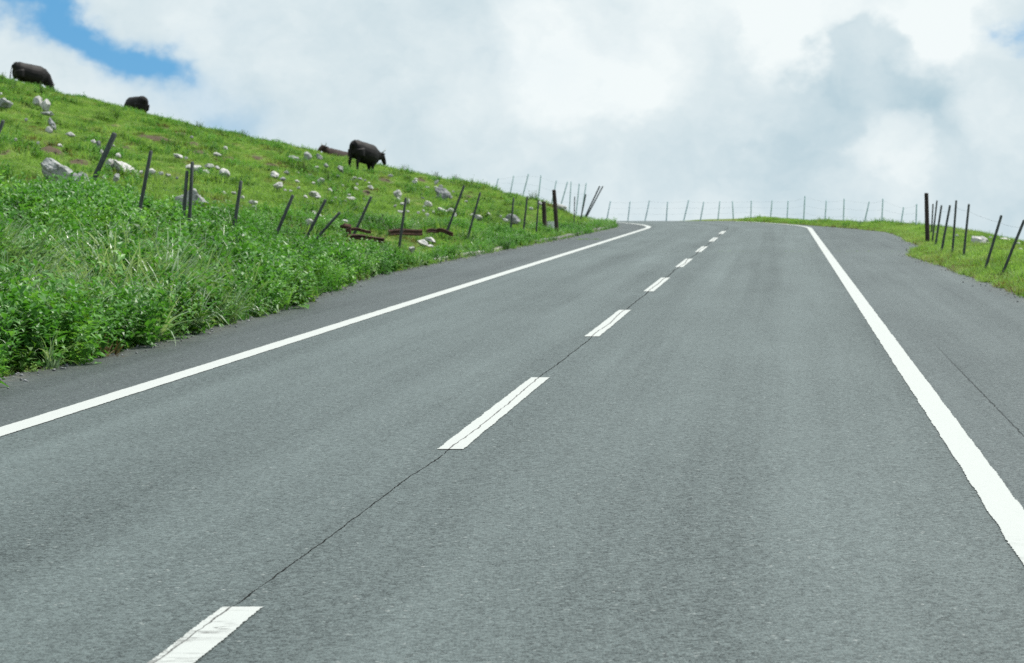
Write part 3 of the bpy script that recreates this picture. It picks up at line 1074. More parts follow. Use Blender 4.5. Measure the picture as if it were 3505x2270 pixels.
# (x, y, w, h, tone, angle) in photo pixels
small = """53 475 10 12 w;87 407 12 12 g;131 487 10 10 w;205 495 18 11 w;321 482 20 11 w;348 517 12 18 w;388 498 18 9 g;402 529 22 18 w
483 587 16 14 w;357 602 11 16 w;519 581 30 22 w;549 590 20 13 w;575 597 17 11 w;604 607 11 10 g;638 539 13 9 w;772 504 17 10 w;656 467 14 8 g
745 572 17 12 g;659 716 16 10 w;763 658 17 12 w;800 659 18 10 w;830 672 13 12 w;1018 618 15 9 w;1021 641 13 9 w;976 649 11 7 w;993 651 13 7 w
1062 599 14 9 w;1073 625 13 8 w;1021 590 10 7 w;1117 564 15 14 g;1084 571 19 10 g;1156 601 17 8 g;1215 607 17 9 w;1206 613 13 8 w;1233 610 18 9 g
1249 616 11 7 g;1174 634 10 8 w;1215 643 21 10 w;1223 629 13 8 w;1263 625 9 7 w;1270 639 21 11 w;1132 649 17 10 w;1087 673 18 10 g;1044 671 17 11 w
1196 666 15 10 g;1183 686 13 9 g;1140 690 20 14 w;1156 698 13 8 w;1246 680 10 7 w;1248 712 13 10 w;1149 676 11 7 g;871 706 19 12 g;804 659 13 8 w
1096 737 12 11 w;1131 751 17 11 w;1143 759 12 10 w;1182 755 23 11 g;1336 598 17 12 w;1424 611 13 8 w;1493 620 13 18 w;1463 640 15 9 w;1491 640 15 10 w
1509 636 15 13 w;1527 667 15 13 w;1543 672 15 11 g;1365 679 13 10 w;1397 685 15 21 w;1376 696 21 10 w;1353 703 11 11 g;1447 676 13 7 g;1453 705 11 11 g
1369 722 21 11 w;1396 722 11 8 w;1430 726 12 9 w;1463 733 15 11 w;1484 724 11 10 w;1558 733 13 14 w;1450 720 10 8 g;1615 733 14 10 w;1670 731 17 12 w
1596 688 13 8 g;1552 654 9 7 w;1475 840 22 10 w;1709 739 17 13 g;1730 751 21 11 g;1816 711 17 9 g;1823 677 13 9 w;1848 693 17 12 g
3391 812 15 12 w;3278 807 15 12 g;3203 794 11 10 w;3487 832 17 9 w;3496 852 19 9 w;2 318 11 11 w;969 609 22 13 d;1419 619 21 15 w""".replace('\n', ';').split(';')


ANCHORS = [(60, 250, 'the leftmost cow'), (150, 352, 'the pale pair of rocks'), (180, 425, 'the narrow dark rock'), (190, 572, 'the biggest grey boulder'),
           (335, 489, 'the dark upright rock'), (345, 560, 'the thick leaning post'), (425, 572, 'the long white fin and slab'), (525, 480, 'the long bare terrace'),
           (495, 640, 'the third fence post'), (648, 690, 'the boulder behind the paired posts'), (652, 566, 'the tops of the paired posts'),
           (715, 576, 'the row of white slabs'), (813, 690, 'the sixth fence post'), (1005, 540, 'the blue grey boulder'), (945, 610, 'the two bright rocks'),
           (1124, 604, 'the upright dark bush'), (1150, 520, 'the brown cow'), (1250, 540, 'the standing black cow'), (1075, 663, 'the long slab of the stony patch'),
           (1205, 676, 'the thin slab of the stony patch'), (1085, 750, 'the bright rock by the leaning post'), (1160, 735, 'the fallen post'),
           (1250, 720, 'the post behind the rusty rail'), (1363, 661, 'the white double rock'), (1380, 740, 'the thin post by the rusty plates'),
           (1465, 694, 'the rounded white rock above the plates'), (1515, 656, 'the dark boulder heap'), (1545, 717, 'the slab under the long leaning post'),
           (1630, 735, 'the post left of the umbrella shaped rock'), (1755, 743, 'the umbrella shaped rock'), (1862, 700, 'the short brown post'),
           (1448, 826, 'the bright rocks by the rusty plates'), (3353, 816, 'the large white rock on the right'), (3190, 800, 'the thick corner post'),
           (3435, 818, 'the pale slab at the right edge')]


def zone(x, y, w, h, tn):
    dx, dy, nm = min(((x - a, y - b, c) for a, b, c in ANCHORS), key=lambda q: q[0] ** 2 + 2 * q[1] ** 2)
    side = ('right of' if dx > 0 else 'left of') if abs(dx) > 1.3 * abs(dy) else ('below' if dy > 0 else 'above')
    near = 'just ' if abs(dx) + abs(dy) < 28 else 'well ' if abs(dx) + abs(dy) > 70 else ''
    size = 'tiny' if max(w, h) < 12 else 'small' if max(w, h) < 18 else 'medium'
    shape = 'flat ' if w > 1.6 * h else 'upright ' if h > 1.1 * w else ''
    col = {'w': 'white', 'g': 'grey', 'd': 'dark'}[tn]
    return '%s %s %srock %s%s %s' % (size, col, shape, near, side, nm), 'small rocks strewn over the grass'


MATS = {'w': M_WHITE_ROCK, 'g': M_GREY_ROCK, 'd': M_DARK_ROCK}


def put_rock(name, x, y, w, h, tone, me, label, group=None, tilt=None, deep=1.0):
    veg = np.interp(x, [0, 300, 1100, 1500, 3505], [.20, .18, .14, .12, .10])
    X, Y, Z = at(x, y + h * .5, veg)
    sw = .5 * w * Y / F_SRC * 1.22; sh = .5 * h * Y / F_SRC * 1.25
    m2 = me
    if me.materials and me.materials[0] != MATS[tone]:
        key = me.name + tone
        m2 = bpy.data.meshes.get(key)
        if m2 is None:
            m2 = me.copy(); m2.name = key
            m2.materials.clear(); m2.materials.append(MATS[tone])
    elif not me.materials:
        me.materials.append(MATS[tone])
    o = link(bpy.data.objects.new(name, m2))
    P = ray(x, y, Y)
    o.location = (X, Y + sw * .3, max(Z - .1 * sh, P.z - .28 * sh))
    o.scale = (sw, sw * random.uniform(.8, 1.2) * deep, sh)
    rz = random.uniform(-.5, .5) if tilt is None else 0
    o.rotation_euler = (random.uniform(-.15, .15), (math.radians(tilt) if tilt is not None else random.uniform(.1, .5)), rz)
    return tag(o, label, 'rock', group)


rows = [(float(a), float(b), float(c), float(d), e) for a, b, c, d, e in (line.split() for line in small)]
names = [zone(*q)[0] for q in rows]
for i, (x, y, w, h, tn) in enumerate(rows):
    lb, gp = zone(x, y, w, h, tn)
    twins = sorted(rows[j][0] for j in range(len(rows)) if names[j] == lb)
    if len(twins) == 2:
        lb += ', left one of two' if x == twins[0] else ', right one of two'
    put_rock('rock', float(x), float(y), float(w), float(h), tn, ROCK_SMALL[i % 12], lb, gp)

BIG = [(15, 346, 52, 30, 'g', 20, 'long grey rock at the left edge of the picture below the leftmost cow'),
       (127, 343, 34, 30, 'w', 10, 'pale rough rock, left one of the pair under the leftmost cow'),
       (156, 354, 36, 38, 'w', 20, 'pale rounded rock, right one of the pair under the leftmost cow'),
       (163, 385, 44, 16, 'g', 12, 'flat grey slab just below the pale pair of rocks'),
       (180, 420, 20, 48, 'd', 62, 'narrow dark grey rock standing on the left slope'),
       (169, 440, 22, 22, 'w', 30, 'bright white rock at the foot of the narrow dark one'),
       (240, 455, 34, 16, 'w', 14, 'bright white flat rock right of the narrow dark one'),
       (335, 489, 20, 30, 'd', None, 'dark blue grey upright rock beside the thick leaning post'),
       (376, 556, 32, 38, 'w', 25, 'white block rock touching the thick leaning post'),
       (412, 572, 26, 76, 'w', 62, 'long white rock fin leaning right of the thick post'),
       (440, 572, 66, 30, 'w', 36, 'long white sloping slab between the thick post and the thin post'),
       (400, 604, 22, 26, 'g', 30, 'grey low rock under the long white fin'),
       (612, 532, 34, 14, 'w', 18, 'thin white slab in the grass above the close pair of posts'),
       (739, 525, 28, 11, 'w', 8, 'small white slab high on the slope left of the blue grey boulder'),
       (649, 569, 26, 18, 'w', None, 'white rock behind the tops of the close pair of posts'),
       (679, 577, 46, 24, 'w', 24, 'large white slab right of the close pair of posts'),
       (711, 586, 32, 14, 'w', 20, 'low white slab below the large one beside the pair of posts'),
       (716, 567, 36, 14, 'w', 18, 'long white slab above the two others beside the pair of posts'),
       (773, 591, 40, 30, 'w', 40, 'white sloping rock at the right end of the row of slabs'),
       (871, 689, 38, 16, 'w', 8, 'bright white flat rock on the grass right of the fifth post'),
       (941, 594, 32, 20, 'w', 22, 'bright white rock on the slope, upper one of two left of the stony patch'),
       (980, 589, 26, 12, 'w', 10, 'flat white rock just below the low dark bush'),
       (952, 631, 34, 22, 'w', 10, 'bright white notched rock, lower one of two left of the stony patch'),
       (1097, 615, 22, 20, 'w', 30, 'upright white rock left of the upright dark bush'),
       (1054, 529, 30, 28, 'g', 40, 'grey leaning rock near the skyline left of the brown cow'),
       (1093, 533, 22, 20, 'g', None, 'pale grey rock below the head of the brown cow'),
       (1167, 576, 28, 18, 'g', 36, 'grey slanting rock left of the hind legs of the grazing cow'),
       (1075, 663, 42, 16, 'w', 12, 'long white slab in the middle of the stony patch'),
       (1205, 676, 34, 11, 'w', 10, 'thin white slab at the right side of the stony patch'),
       (1073, 725, 30, 15, 'w', 10, 'flat white rock just above the bright one beside the leaning post'),
       (1057, 753, 26, 26, 'w', 42, 'bright white rock left of the sixth leaning post'),
       (1363, 661, 36, 22, 'w', 28, 'white double rock above the thin post by the rusty planks'),
       (1465, 694, 28, 18, 'w', 20, 'white rounded rock halfway between the boulder heap and the rusty planks'),
       (1510, 716, 40, 15, 'w', 14, 'long white slab left of the long leaning post'),
       (1543, 719, 32, 17, 'w', 14, 'white slab crossed by the long leaning post'),
       (1637, 739, 28, 18, 'w', 22, 'white rock crossed by the post left of the umbrella shaped rock'),
       (1448, 826, 44, 22, 'w', 30, 'bright white long rock on the verge in front of the rusty planks'),
       (1471, 816, 44, 20, 'w', 12, 'broad white rock right behind the bright long one by the planks'),
       (1412, 848, 26, 20, 'w', 30, 'small bright white rock nearest the road below the rusty planks'),
       (1755, 743, 46, 30, 'd', 8, 'dark grey umbrella shaped rock behind a thin post'),
       (1919, 704, 36, 15, 'w', 16, 'bright white slab right of the tall dark post on the end of the bank'),
       (3353, 816, 72, 32, 'w', 10, 'large white rock behind the fence right of the road'),
       (3435, 818, 42, 15, 'w', 10, 'long pale slab right of the large white rock at the right edge')]
for i, (x, y, w, h, tn, tl, lb) in enumerate(BIG):
    if w < h * .62:                                    # standing fins: size along the tilted axis
        w, h = h, w
    put_rock('rock', x, y, w, h, tn, rock_mesh(100 + i, 3, .24, 10), lb, None, tl)

BOULDERS = [(190, 572, 128, 82, 'g', 201, 'biggest grey craggy boulder on the left bank'),
            (276, 602, 72, 74, 'g', 202, 'pale grey boulder adjoining the biggest one on its right'),
            (648, 676, 112, 84, 'g', 203, 'grey boulder behind the close pair of thin posts'),
            (1005, 540, 50, 28, 'g', 204, 'rounded blue grey boulder below the skyline left of the brown cow'),
            (1515, 656, 44, 42, 'd', 205, 'dark grey boulder in the middle of the boulder heap')]
for x, y, w, h, tn, sd, lb in BOULDERS:
    put_rock('boulder', x, y, w, h, tn, rock_mesh(sd, 4, .30, 12), lb, None, 14 if sd != 204 else 4, .7)

# ------------------------------------------------------------------ fences
def post_mesh(base, top, rad, n=7):
    """post from the ground to its top; slightly irregular round section with a bevelled head"""
    d = top - base
    ax = d.normalized()
    pts = [base, base + d * .3, base + d * .65, top - ax * rad * .5, top]
    rr = [rad * 1.05, rad, rad * .97, rad * .92, rad * .55]
    return tube_geo(pts, rr, n, True, .06)


def make_fence(posts, mat, label, wires, wire_h, post_labels=None, wire_r=.0011, name='wire_fence'):
    """posts: (xb, yb, xt, yt, radius in m, Y or None, lift)"""
    ends = []
    for xb, yb, xt, yt, rad, Yf, lift in posts:
        if Yf is None:
            X, Yf, Z = at(xb, yb, lift)
        b = ray(xb, yb, Yf); tp = ray(xt, yt, Yf)
        ax = (tp - b).normalized()
        # carry the post on down through the growth into the soil
        low = b.copy()
        for q in range(60):
            if low.z < float(height(low.x, low.y)) - .25:
                break
            low = low - ax * .06
        tp = tp + Vector((0, random.uniform(-.05, .05), 0))
        ends.append((low, tp, rad, float(height(b.x, b.y))))
    o0 = ends[0][0]
    root = empty(name, (o0.x, o0.y, float(height(o0.x, o0.y))))
    inv = root.location
    for i, (low, tp, rad, zg) in enumerate(ends):
        v, f = post_mesh(low - inv, tp - inv, rad * .86)
        o = mesh_obj('post', v, f, mat, root, True)
        if post_labels and i in post_labels:
            tag(o, post_labels[i])
    for hfrac in wire_h[:wires]:
        v, f = [], []
        pts = []
        for i in range(len(ends)):
            a = ends[i][0] + (ends[i][1] - ends[i][0]) * hfrac
            a = a + Vector((0, -ends[i][2], 0))
            if i:
                p = pts[-1]
                for q in (.25, .5, .75):
                    sag = 4 * q * (1 - q) * .012 * min(2.0, (a - p).length)
                    pts.append(p.lerp(a, q) - Vector((0, 0, sag)))
            pts.append(a)
        tube_geo([q - inv for q in pts], [wire_r] * len(pts), 4, True, 0, v, f)
        mesh_obj('wire', v, f, M_WIRE, root)
    return tag(root, label, 'fence', 'post and wire fences')


LEFT = [(-48, 560, 11, 411, .045, None, .35), (299, 660, 392, 454, .060, None, .35), (471, 755, 517, 515, .036, None, .35),
        (625, 772, 640, 584, .034, None, .35), (647, 780, 658, 553, .036, None, .35), (800, 790, 826, 619, .036, None, .32),
        (942, 811, 1003, 667, .036, None, .32), (1048, 817, 1116, 683, .036, None, .30), (1081, 819, 1164, 726, .034, None, .30),
        (1219, 786, 1271, 673, .036, None, .25), (1369, 829, 1390, 677, .034, None, .2), (1531, 790, 1589, 635, .036, None, .2),
        (1604, 802, 1644, 658, .034, None, .2), (1748, 788, 1758, 677, .034, None, .16), (1792, 787, 1805, 673, .034, None, .16),
        (1836, 787, 1843, 684, .030, None, .16)]
make_fence(LEFT, M_POST, 'straggling fence of dark leaning posts on the weedy bank left of the road', 3, (.93, .72, .50),
           {1: 'thick post leaning hard to the right', 8: 'fallen post slumped against the wire'})
BEND = [(1965, 775, 1967, 673, .022, None, .1), (1988, 749, 2005, 665, .036, None, .1), (2002, 745, 2053, 637, .040, None, .1),
        (2008, 742, 2064, 637, .036, None, .1)]
make_fence(BEND, M_POST, 'short run of dark posts leaning right at the very end of the grassy bank', 2, (.92, .65))
FAR_LEFT = [(1699, 635, 1706, 611, .030, 104, 0), (1752, 635, 1759, 601, .030, 103.5, 0), (1794, 654, 1809, 596, .034, 103, 0),
            (1845, 658, 1852, 599, .032, 102.5, 0), (1898, 650, 1905, 618, .030, 102, 0), (1926, 681, 1943, 622, .032, 101.5, 0),
            (1951, 685, 1955, 622, .032, 101, 0), (1977, 685, 1983, 628, .032, 100.6, 0), (2001, 665, 2007, 626, .032, 100.2, 0)]
make_fence(FAR_LEFT, M_PALE_POST, 'row of thin pale posts standing behind the skyline of the bank', 3, (.95, .75, .55), None, .0016)
FAR = [(2081, 732, 2090, 688, .032, 107.5, 0), (2151, 739, 2157, 689, .032, 107.2, 0), (2212, 737, 2223, 686, .032, 107, 0),
       (2281, 747, 2285, 690, .032, 106.6, 0), (2342, 749, 2358, 684, .034, 106.2, 0), (2397, 756, 2409, 690, .034, 105.6, 0),
       (2457, 756, 2464, 688, .032, 105, 0), (2510, 747, 2507, 688, .034, 104.3, 0), (2570, 741, 2572, 686, .032, 103.5, 0),
       (2637, 749, 2643, 686, .032, 102.3, 0), (2694, 754, 2698, 686, .032, 101, 0), (2750, 764, 2755, 671, .034, 99, 0),
       (2823, 768, 2829, 686, .032, 96.5, 0), (2886, 771, 2889, 680, .032, 94, 0), (2955, 777, 2975, 690, .032, 91, 0),
       (3017, 783, 3022, 680, .032, 88.5, 0), (3080, 792, 3093, 709, .030, 84, 0), (3134, 796, 3137, 698, .030, 80, 0)]
make_fence(FAR, M_PALE_POST, 'long row of evenly spaced pale posts against the clouds on the outside of the bend', 3, (.95, .72, .5), None, .0016)
RIGHT = [(3432, 934, 3505, 753, .030, None, .08), (3372, 920, 3428, 737, .030, None, .08), (3298, 882, 3318, 698, .030, None, .08),
         (3259, 871, 3272, 686, .030, None, .08), (3222, 862, 3253, 702, .032, None, .08), (3202, 843, 3224, 702, .032, None, .08),
         (3191, 828, 3208, 686, .028, None, .08), (3188, 800, 3193, 698, .028, None, .08)]
make_fence(RIGHT, M_POST, 'dark thin posts leaning right along the grass verge at the right edge', 2, (.90, .6), None, .0016)


def wooden_post(xb, yb, xt, yt, rad, label, lift=.05):
    X, Y, Z = at(xb, yb, lift)
    b = ray(xb, yb, Y); tp = ray(xt, yt, Y)
    ax = (tp - b).normalized()
    low = b - ax * .35
    v, f = [], []
    n = 9
    pts = [low, b, b.lerp(tp, .35), b.lerp(tp, .7), tp - ax * .02, tp]
    tube_geo([p - b for p in pts], [rad * 1.05, rad * 1.04, rad, rad * .98, rad * .95, rad * .8], n, True, .07, v, f)
    o = mesh_obj('wooden_post', v, f, M_WOOD)
    o.location = b
    return tag(o, label, 'post', 'thick wooden posts')


wooden_post(1865, 790, 1861, 690, .070, 'short thick brown wooden post left of the white block')
wooden_post(1907, 800, 1896, 650, .066, 'tall thick dark wooden post right of the white block')
wooden_post(3175, 830, 3171, 661, .058, 'tall thick dark wooden corner post beyond the lay-by right of the road')

# white block between the two thick posts: a squat tub, flat on top and rounded below
X, Y, Z = at(1886, 799)
Y += .05
bw_, bh_ = 34 * Y / F_SRC, 28 * Y / F_SRC
v, f = [], []
zs = [-.08, .0, .05, .12, .22, bh_ - .015, bh_ + .015, bh_ + .015, bh_ - .03]
rs = [.66, .72, .82, .90, .97, 1.0, 1.02, .86, .84]
for z_, r_ in zip(zs, rs):
    for q in range(20):
        a = 2 * math.pi * q / 20
        ca, sa = math.cos(a), math.sin(a)
        k_ = (abs(ca) ** 4 + abs(sa) ** 4) ** -.25
        v.append((bw_ / 2 * r_ * ca * k_, bw_ * .36 * r_ * sa * k_, z_))
for i in range(len(zs) - 1):
    for q in range(20):
        f.append((i * 20 + q, i * 20 + (q + 1) % 20, (i + 1) * 20 + (q + 1) % 20, (i + 1) * 20 + q))
f.append(tuple(reversed(range(20)))); f.append(tuple((len(zs) - 1) * 20 + q for q in range(20)))
o = mesh_obj('white_block', v, f, M_WHITE_TUB)
o.location = (X, Y, Z + .10)
tag(o, 'squat white block with rounded foot standing between the two thick wooden posts', 'block')

# ------------------------------------------------------------------ rusty remains of a guard rail
def plank(parent, name, x0, y0, x1, y1, hpx, Y0, Y1, thick=.02, fold=.03, label=None):
    """corrugated steel rail from one point to the other; hpx its height in photo pixels"""
    A = ray(x0, y0, Y0); B = ray(x1, y1, Y1)
    hh = hpx * Y0 / F_SRC
    inv = parent.location
    d = (B - A).normalized(); up = Vector((0, 0, 1)); s = d.cross(up).normalized()
    v, f = [], []
    prf = [(-.5, 0), (-.3, 1), (-.1, .1), (.1, .1), (.3, 1), (.5, 0)]
    nseg = 7
    for i in range(nseg + 1):
        q = i / nseg
        p = A.lerp(B, q) + Vector((0, 0, .02 * math.sin(q * 5))) - inv
        for side in (0, 1):
            for a_, b_ in prf:
                v.append(p + up * a_ * hh + s * (b_ * fold + side * thick))
    m_ = len(prf)
    for i in range(nseg):
        a = i * 2 * m_; b = (i + 1) * 2 * m_
        for j in range(m_ - 1):
            f.append((a + j, a + j + 1, b + j + 1, b + j))
            f.append((a + m_ + j, b + m_ + j, b + m_ + j + 1, a + m_ + j + 1))
        f.append((a, b, b + m_, a + m_)); f.append((a + m_ - 1, a + 2 * m_ - 1, b + 2 * m_ - 1, b + m_ - 1))
    for e in (0, nseg):
        a = e * 2 * m_
        for j in range(m_ - 1):
            f.append((a + j, a + m_ + j, a + m_ + j + 1, a + j + 1))
    o = mesh_obj(name, v, f, M_RUST, parent)
    if label: tag(o, label)
    return o


X, Y, Z = at(1245, 828, .12)
rail = empty('rusty_guardrail', (X, Y, Z))
plank(rail, 'rail', 1187, 812, 1312, 820, 19, Y, Y + .5, .025, .04)
plank(rail, 'rail', 1196, 786, 1268, 792, 11, Y + .35, Y + .6, .02, .02)
v, f = [], []
pb = ray(1194, 826, Y + .1) - rail.location; pt = ray(1192, 776, Y + .1) - rail.location
tube_geo([pb - Vector((0, 0, .45)), pb, pt], [.055, .055, .055], 8, True, .05, v, f)
mesh_obj('post', v, f, M_RUST, rail)
v, f = [], []
tube_geo([ray(1166, 776, Y + .1) - rail.location, ray(1180, 773, Y + .05) - rail.location, ray(1200, 778, Y + .1) - rail.location], [.03, .055, .05], 7, True, .1, v, f)
mesh_obj('bracket', v, f, M_RUST, rail)
tag(rail, 'collapsed rusty brown guard rail with its stump of post in the weeds', 'guard rail')

X, Y, Z = at(1385, 812, .12)
rail = empty('rusty_plank', (X, Y, Z))
plank(rail, 'plate', 1329, 799, 1444, 793, 22, Y, Y + .6, .02, .015)
v, f = [], []
tube_geo([ray(1331, 790, Y) - rail.location, ray(1332, 826, Y) - rail.location - Vector((0, 0, .3))], [.014, .014], 6, True, 0, v, f)
mesh_obj('stake', v, f, M_RUST, rail)
tag(rail, 'straight rusty steel plate on a stake, middle one of the rusty remains', 'steel plate')

X, Y, Z = at(1500, 803, .12)
rail = empty('rusty_plank', (X, Y, Z))
plank(rail, 'plate', 1458, 794, 1500, 788, 15, Y, Y + .3, .02, .01, 'orange brown rusted half')
plank(rail, 'plate', 1499, 788, 1552, 800, 15, Y + .28, Y + .1, .02, .02)
tag(rail, 'bent rusty steel plate, rightmost one of the rusty remains', 'steel plate')

# ------------------------------------------------------------------ cattle
def cow(name, pose, mat, label, Xc, Yc, heading, scale, slope_roll=0.0, sink=0.0):
    """pose: 'graze' head to the ground, 'low' head below the back, 'lie' resting with folded legs"""
    v, f = [], []
    lie = pose == 'lie'
    zb = .50 if lie else .93
    # trunk: rump, loin, barrel, shoulders, brisket
    pts = [(-.80, 0, zb + .04), (-.76, 0, zb + .06), (-.62, 0, zb + .06), (-.38, 0, zb + .01), (-.05, 0, zb - .04), (.28, 0, zb - .03), (.52, 0, zb + .0), (.70, 0, zb + .02), (.80, 0, zb + .02)]
    rr = [.15, .275, .365, .41, .46, .45, .42, .32, .175]
    wh = [(.8, 1), (.86, 1), (.88, .98), (.86, .98), (.92, 1), (.90, 1), (.80, 1.04), (.74, 1.05), (.7, 1)]
    tube_geo(pts, rr, 18, True, 0, v, f, wh)
    # hips and shoulder blades
    for sy in (-1, 1):
        tube_geo([(-.60, sy * .13, zb + .28), (-.50, sy * .16, zb + .26), (-.38, sy * .14, zb + .22)], [.06, .10, .05], 8, True, 0, v, f)
        tube_geo([(.40, sy * .14, zb + .30), (.50, sy * .2, zb + .05), (.50, sy * .2, zb - .22)], [.09, .15, .10], 8, True, 0, v, f)
    tube_geo([(-.80, 0, zb + .30), (-.70, 0, zb + .335), (-.58, 0, zb + .315)], [.035, .06, .04], 8, True, 0, v, f)   # tail head
    # neck and head
    if pose == 'graze':
        neck = [(.55, 0, zb + .12), (.82, 0, zb - .04), (1.05, 0, zb - .34), (1.16, 0, zb - .56)]
        hd = [(1.10, 0, zb - .48), (1.20, 0, zb - .58), (1.28, 0, zb - .74), (1.31, 0, zb - .88), (1.32, 0, zb - .92)]
    elif pose == 'low':
        neck = [(.55, 0, zb + .12), (.80, 0, zb + .06), (1.00, 0, zb + .06), (1.12, 0, zb + .06)]
        hd = [(1.04, 0, zb + .15), (1.17, 0, zb + .10), (1.31, 0, zb - .05), (1.41, 0, zb - .19), (1.43, 0, zb - .24)]
    else:
        neck = [(.50, 0, zb + .12), (.68, 0, zb + .20), (.82, 0, zb + .28), (.90, 0, zb + .33)]
        hd = [(.84, 0, zb + .40), (.95, 0, zb + .38), (1.10, 0, zb + .24), (1.20, 0, zb + .10), (1.23, 0, zb + .06)]
    tube_geo(neck, [.27, .22, .175, .14], 14, True, 0, v, f, [(.72, 1.12), (.68, 1.15), (.72, 1.1), (.85, 1)])
    tube_geo(hd, [.10, .135, .115, .088, .06], 12, True, 0, v, f, [(1, 1), (1, 1.05), (.86, 1), (.92, .95), (.9, .9)])
    # dewlap
    tube_geo([(.70, 0, zb - .26), (.86, 0, zb - .22 if pose != 'graze' else zb - .36), (neck[2][0], 0, neck[2][2] - .16)], [.10, .09, .05], 8, True, 0, v, f, [(.5, 1)] * 3)
    # ears
    hp = Vector(hd[0]); hd1 = Vector(hd[1])
    for sy in (-1, 1):
        tube_geo([hp + Vector((.02, sy * .07, .0)), hp + Vector((.0, sy * .17, .015)), hp + Vector((-.02, sy * .27, -.01)), hp + Vector((-.02, sy * .33, -.03))],
                 [.03, .055, .05, .015], 8, True, 0, v, f, [(1, .6)] * 4)
    # legs
    if lie:
        for sy in (-1, 1):
            tube_geo([(-.45, sy * .26, zb - .05), (-.15, sy * .36, zb - .22), (-.1, sy * .38, .10), (-.55, sy * .40, .07), (-.72, sy * .38, .06)], [.20, .17, .10, .06, .05], 10, True, 0, v, f)
            tube_geo([(.50, sy * .22, zb - .1), (.62, sy * .25, .16), (.78, sy * .2, .10), (.45, sy * .2, .06)], [.15, .10, .07, .05], 10, True, 0, v, f)
        tube_geo([(-.2, 0, .22), (.4, 0, .2)], [.22, .2], 10, True, 0, v, f)
    else:
        for sy, st in ((-1, .05), (1, -.08)):
            # hind leg: thigh, stifle forward, hock back, upright shank, hoof
            tube_geo([(-.55, sy * .17, zb - .02), (-.50 + st * .3, sy * .20, zb - .30), (-.60 + st, sy * .17, .50), (-.64 + st, sy * .165, .42),
                      (-.60 + st, sy * .16, .22), (-.59 + st, sy * .16, .08), (-.565 + st, sy * .16, .0)],
                     [.24, .20, .105, .080, .060, .062, .072], 12, True, 0, v, f)
            # fore leg: shoulder, elbow, knee, cannon, hoof
            tube_geo([(.46, sy * .17, zb - .05), (.50 - st * .4, sy * .17, zb - .34), (.50 - st, sy * .155, .42), (.50 - st, sy * .15, .36),
                      (.49 - st, sy * .15, .16), (.495 - st, sy * .15, .07), (.52 - st, sy * .15, .0)],
                     [.19, .125, .080, .074, .056, .060, .070], 12, True, 0, v, f)
    # udder / belly fill
    if not lie:
        tube_geo([(-.42, 0, zb - .36), (-.28, 0, zb - .38)], [.10, .12], 8, True, 0, v, f)
    # tail
    tl = [(-.80, 0, zb + .30), (-.88, .0, zb + .20), (-.90, .02, zb - .10), (-.88, .03, zb - .40), (-.86, .03, zb - .55)]
    if lie:
        tl = [(-.80, 0, zb + .28), (-.90, .05, zb + .1), (-.95, .12, zb - .2), (-.9, .2, .08)]
    tube_geo(tl, [.035, .030, .026, .04, .015][:len(tl)], 8, True, 0, v, f)
    me = bpy.data.meshes.new('body')
    me.from_pydata([tuple(p) for p in v], [], f)
    tmp = bpy.data.objects.new('tmp_body', me)
    COL.objects.link(tmp)
    bm = bmesh.new(); bm.from_mesh(me); bmesh.ops.recalc_face_normals(bm, faces=bm.faces); bm.to_mesh(me); bm.free()
    rm = tmp.modifiers.new('remesh', 'REMESH'); rm.mode = 'VOXEL'; rm.voxel_size = .022; rm.use_smooth_shade = True
    sm = tmp.modifiers.new('smooth', 'SMOOTH'); sm.factor = .5; sm.iterations = 6
    dg = bpy.context.evaluated_depsgraph_get()
    body = bpy.data.meshes.new_from_object(tmp.evaluated_get(dg))
    bpy.data.objects.remove(tmp, do_unlink=True)
    body.name = 'body'
    body.materials.clear(); body.materials.append(mat)
    Zc = float(height(Xc, Yc)) - sink
    root = empty(name, (Xc, Yc, Zc))
    root.rotation_euler = Euler((0, slope_roll, math.radians(heading)), 'XYZ')
    root.scale = (scale,) * 3
    link(bpy.data.objects.new('body', body), root)
    for sy in (-1, 1):
        hv, hf = [], []
        p0 = hp + Vector((.03, sy * .05, .05))
        tube_geo([p0, p0 + Vector((-.0, sy * .09, .05)), p0 + Vector((.04, sy * .15, .12)), p0 + Vector((.07, sy * .15, .19))], [.026, .022, .015, .004], 8, True, 0, hv, hf)
        mesh_obj('horn', hv, hf, M_HORN, root, True)
    return tag(root, label, 'cow', 'cattle on the hillside')


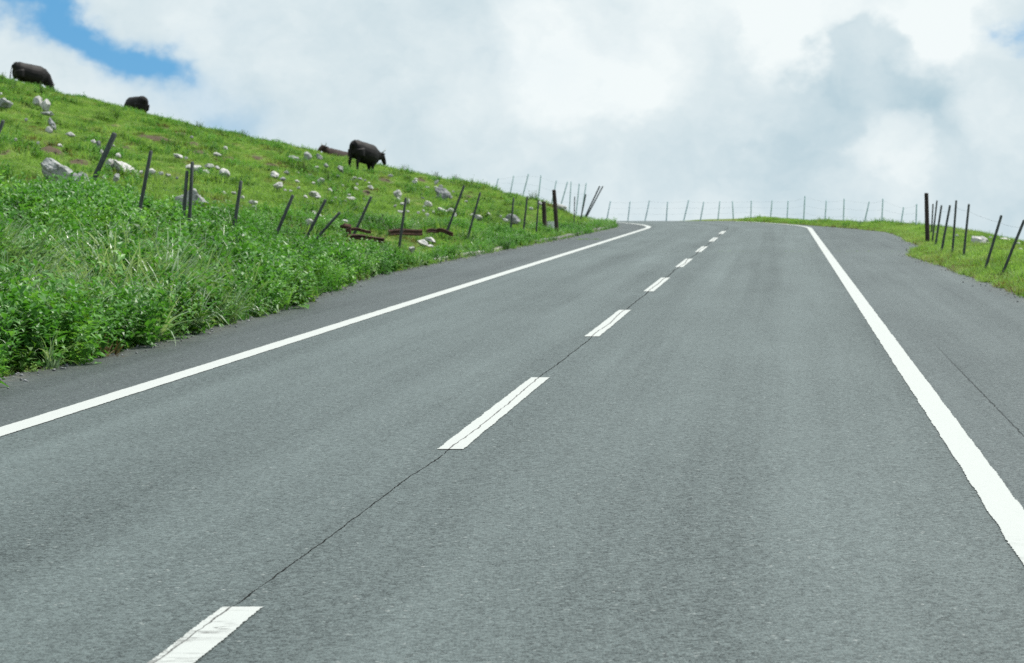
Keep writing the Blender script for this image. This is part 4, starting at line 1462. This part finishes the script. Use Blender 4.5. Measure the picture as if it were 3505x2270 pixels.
def stand(x, top, hgt, y0, y1):
    """distance at which a thing hgt tall standing at photo column x reaches photo row top"""
    best = None
    for Y in np.arange(y0, y1, .25):
        X = (x - W_SRC / 2) / F_SRC * Y
        e = abs(H_SRC / 2 - (float(height(X, Y)) + hgt - CAM_Z) * F_SRC / Y - top)
        if best is None or e < best[0]:
            best = (e, X, Y)
    return best[1], best[2]


X, Y = stand(92, 222, 1.30 * 1.18, 100, 128)
cow('cow', 'graze', M_BLACK_COW, 'black cow grazing on the skyline at the far left, rump towards us', X, Y, 34, 1.18, .15)
X, Y = stand(466, 337, 1.26 * 1.1, 100, 128)
cow('cow', 'graze', M_BLACK_COW, 'black cow half hidden behind the skyline, second from the left', X, Y, 132, 1.1)
X, Y, Z = at(1240, 594, .0)
cs = (ray(1225, 483, Y).z - float(height(ray(1225, 483, Y).x, Y))) / 1.34
cow('cow', 'low', M_BLACK_COW, 'black cow standing in full view on the skyline, head to the right', X, Y, 54, cs, .16)
X, Y = stand(1150, 515, .92, 97, 124)
cow('cow', 'lie', M_BROWN_COW, 'brown cow lying behind the skyline left of the standing black cow', X, Y, 222, 1.05, -.12)

# ------------------------------------------------------------------ litter of dry leaves on the asphalt
def leaf_clump(x, y, n_, label, seed):
    random.seed(seed)
    Y = 8171.0 / (y / 1.4733 - 433.0)
    X = (x - W_SRC / 2) / F_SRC * Y
    Z = float(prof(Y))
    v, f, t = [], [], []
    for i in range(n_):
        a = random.uniform(0, 6.28); r = random.uniform(0, .09)
        el = random.uniform(-.1, .8)
        d = Vector((math.cos(a) * math.cos(el), math.sin(a) * math.cos(el), math.sin(el)))
        leaf(v, f, t, Vector((r * math.cos(a), r * math.sin(a), .008)), d, Vector((0, 0, 1)), random.uniform(.05, .10), random.uniform(.02, .05), .2, .5)
    o = mesh_obj('dry_leaves', v, f, M_DRY)
    o.location = (X, Y, Z + .004)
    tag(o, label, 'dry leaves', 'litter of dry leaves')


leaf_clump(258, 1229, 12, 'brown dry leaves on the left shoulder at the foot of the nearest weeds', 1)
leaf_clump(1160, 991, 7, 'brown dry leaf scrap on the left shoulder halfway up the road', 2)
leaf_clump(205, 1238, 9, 'brown dry leaves against the weeds, left of the other litter', 3)
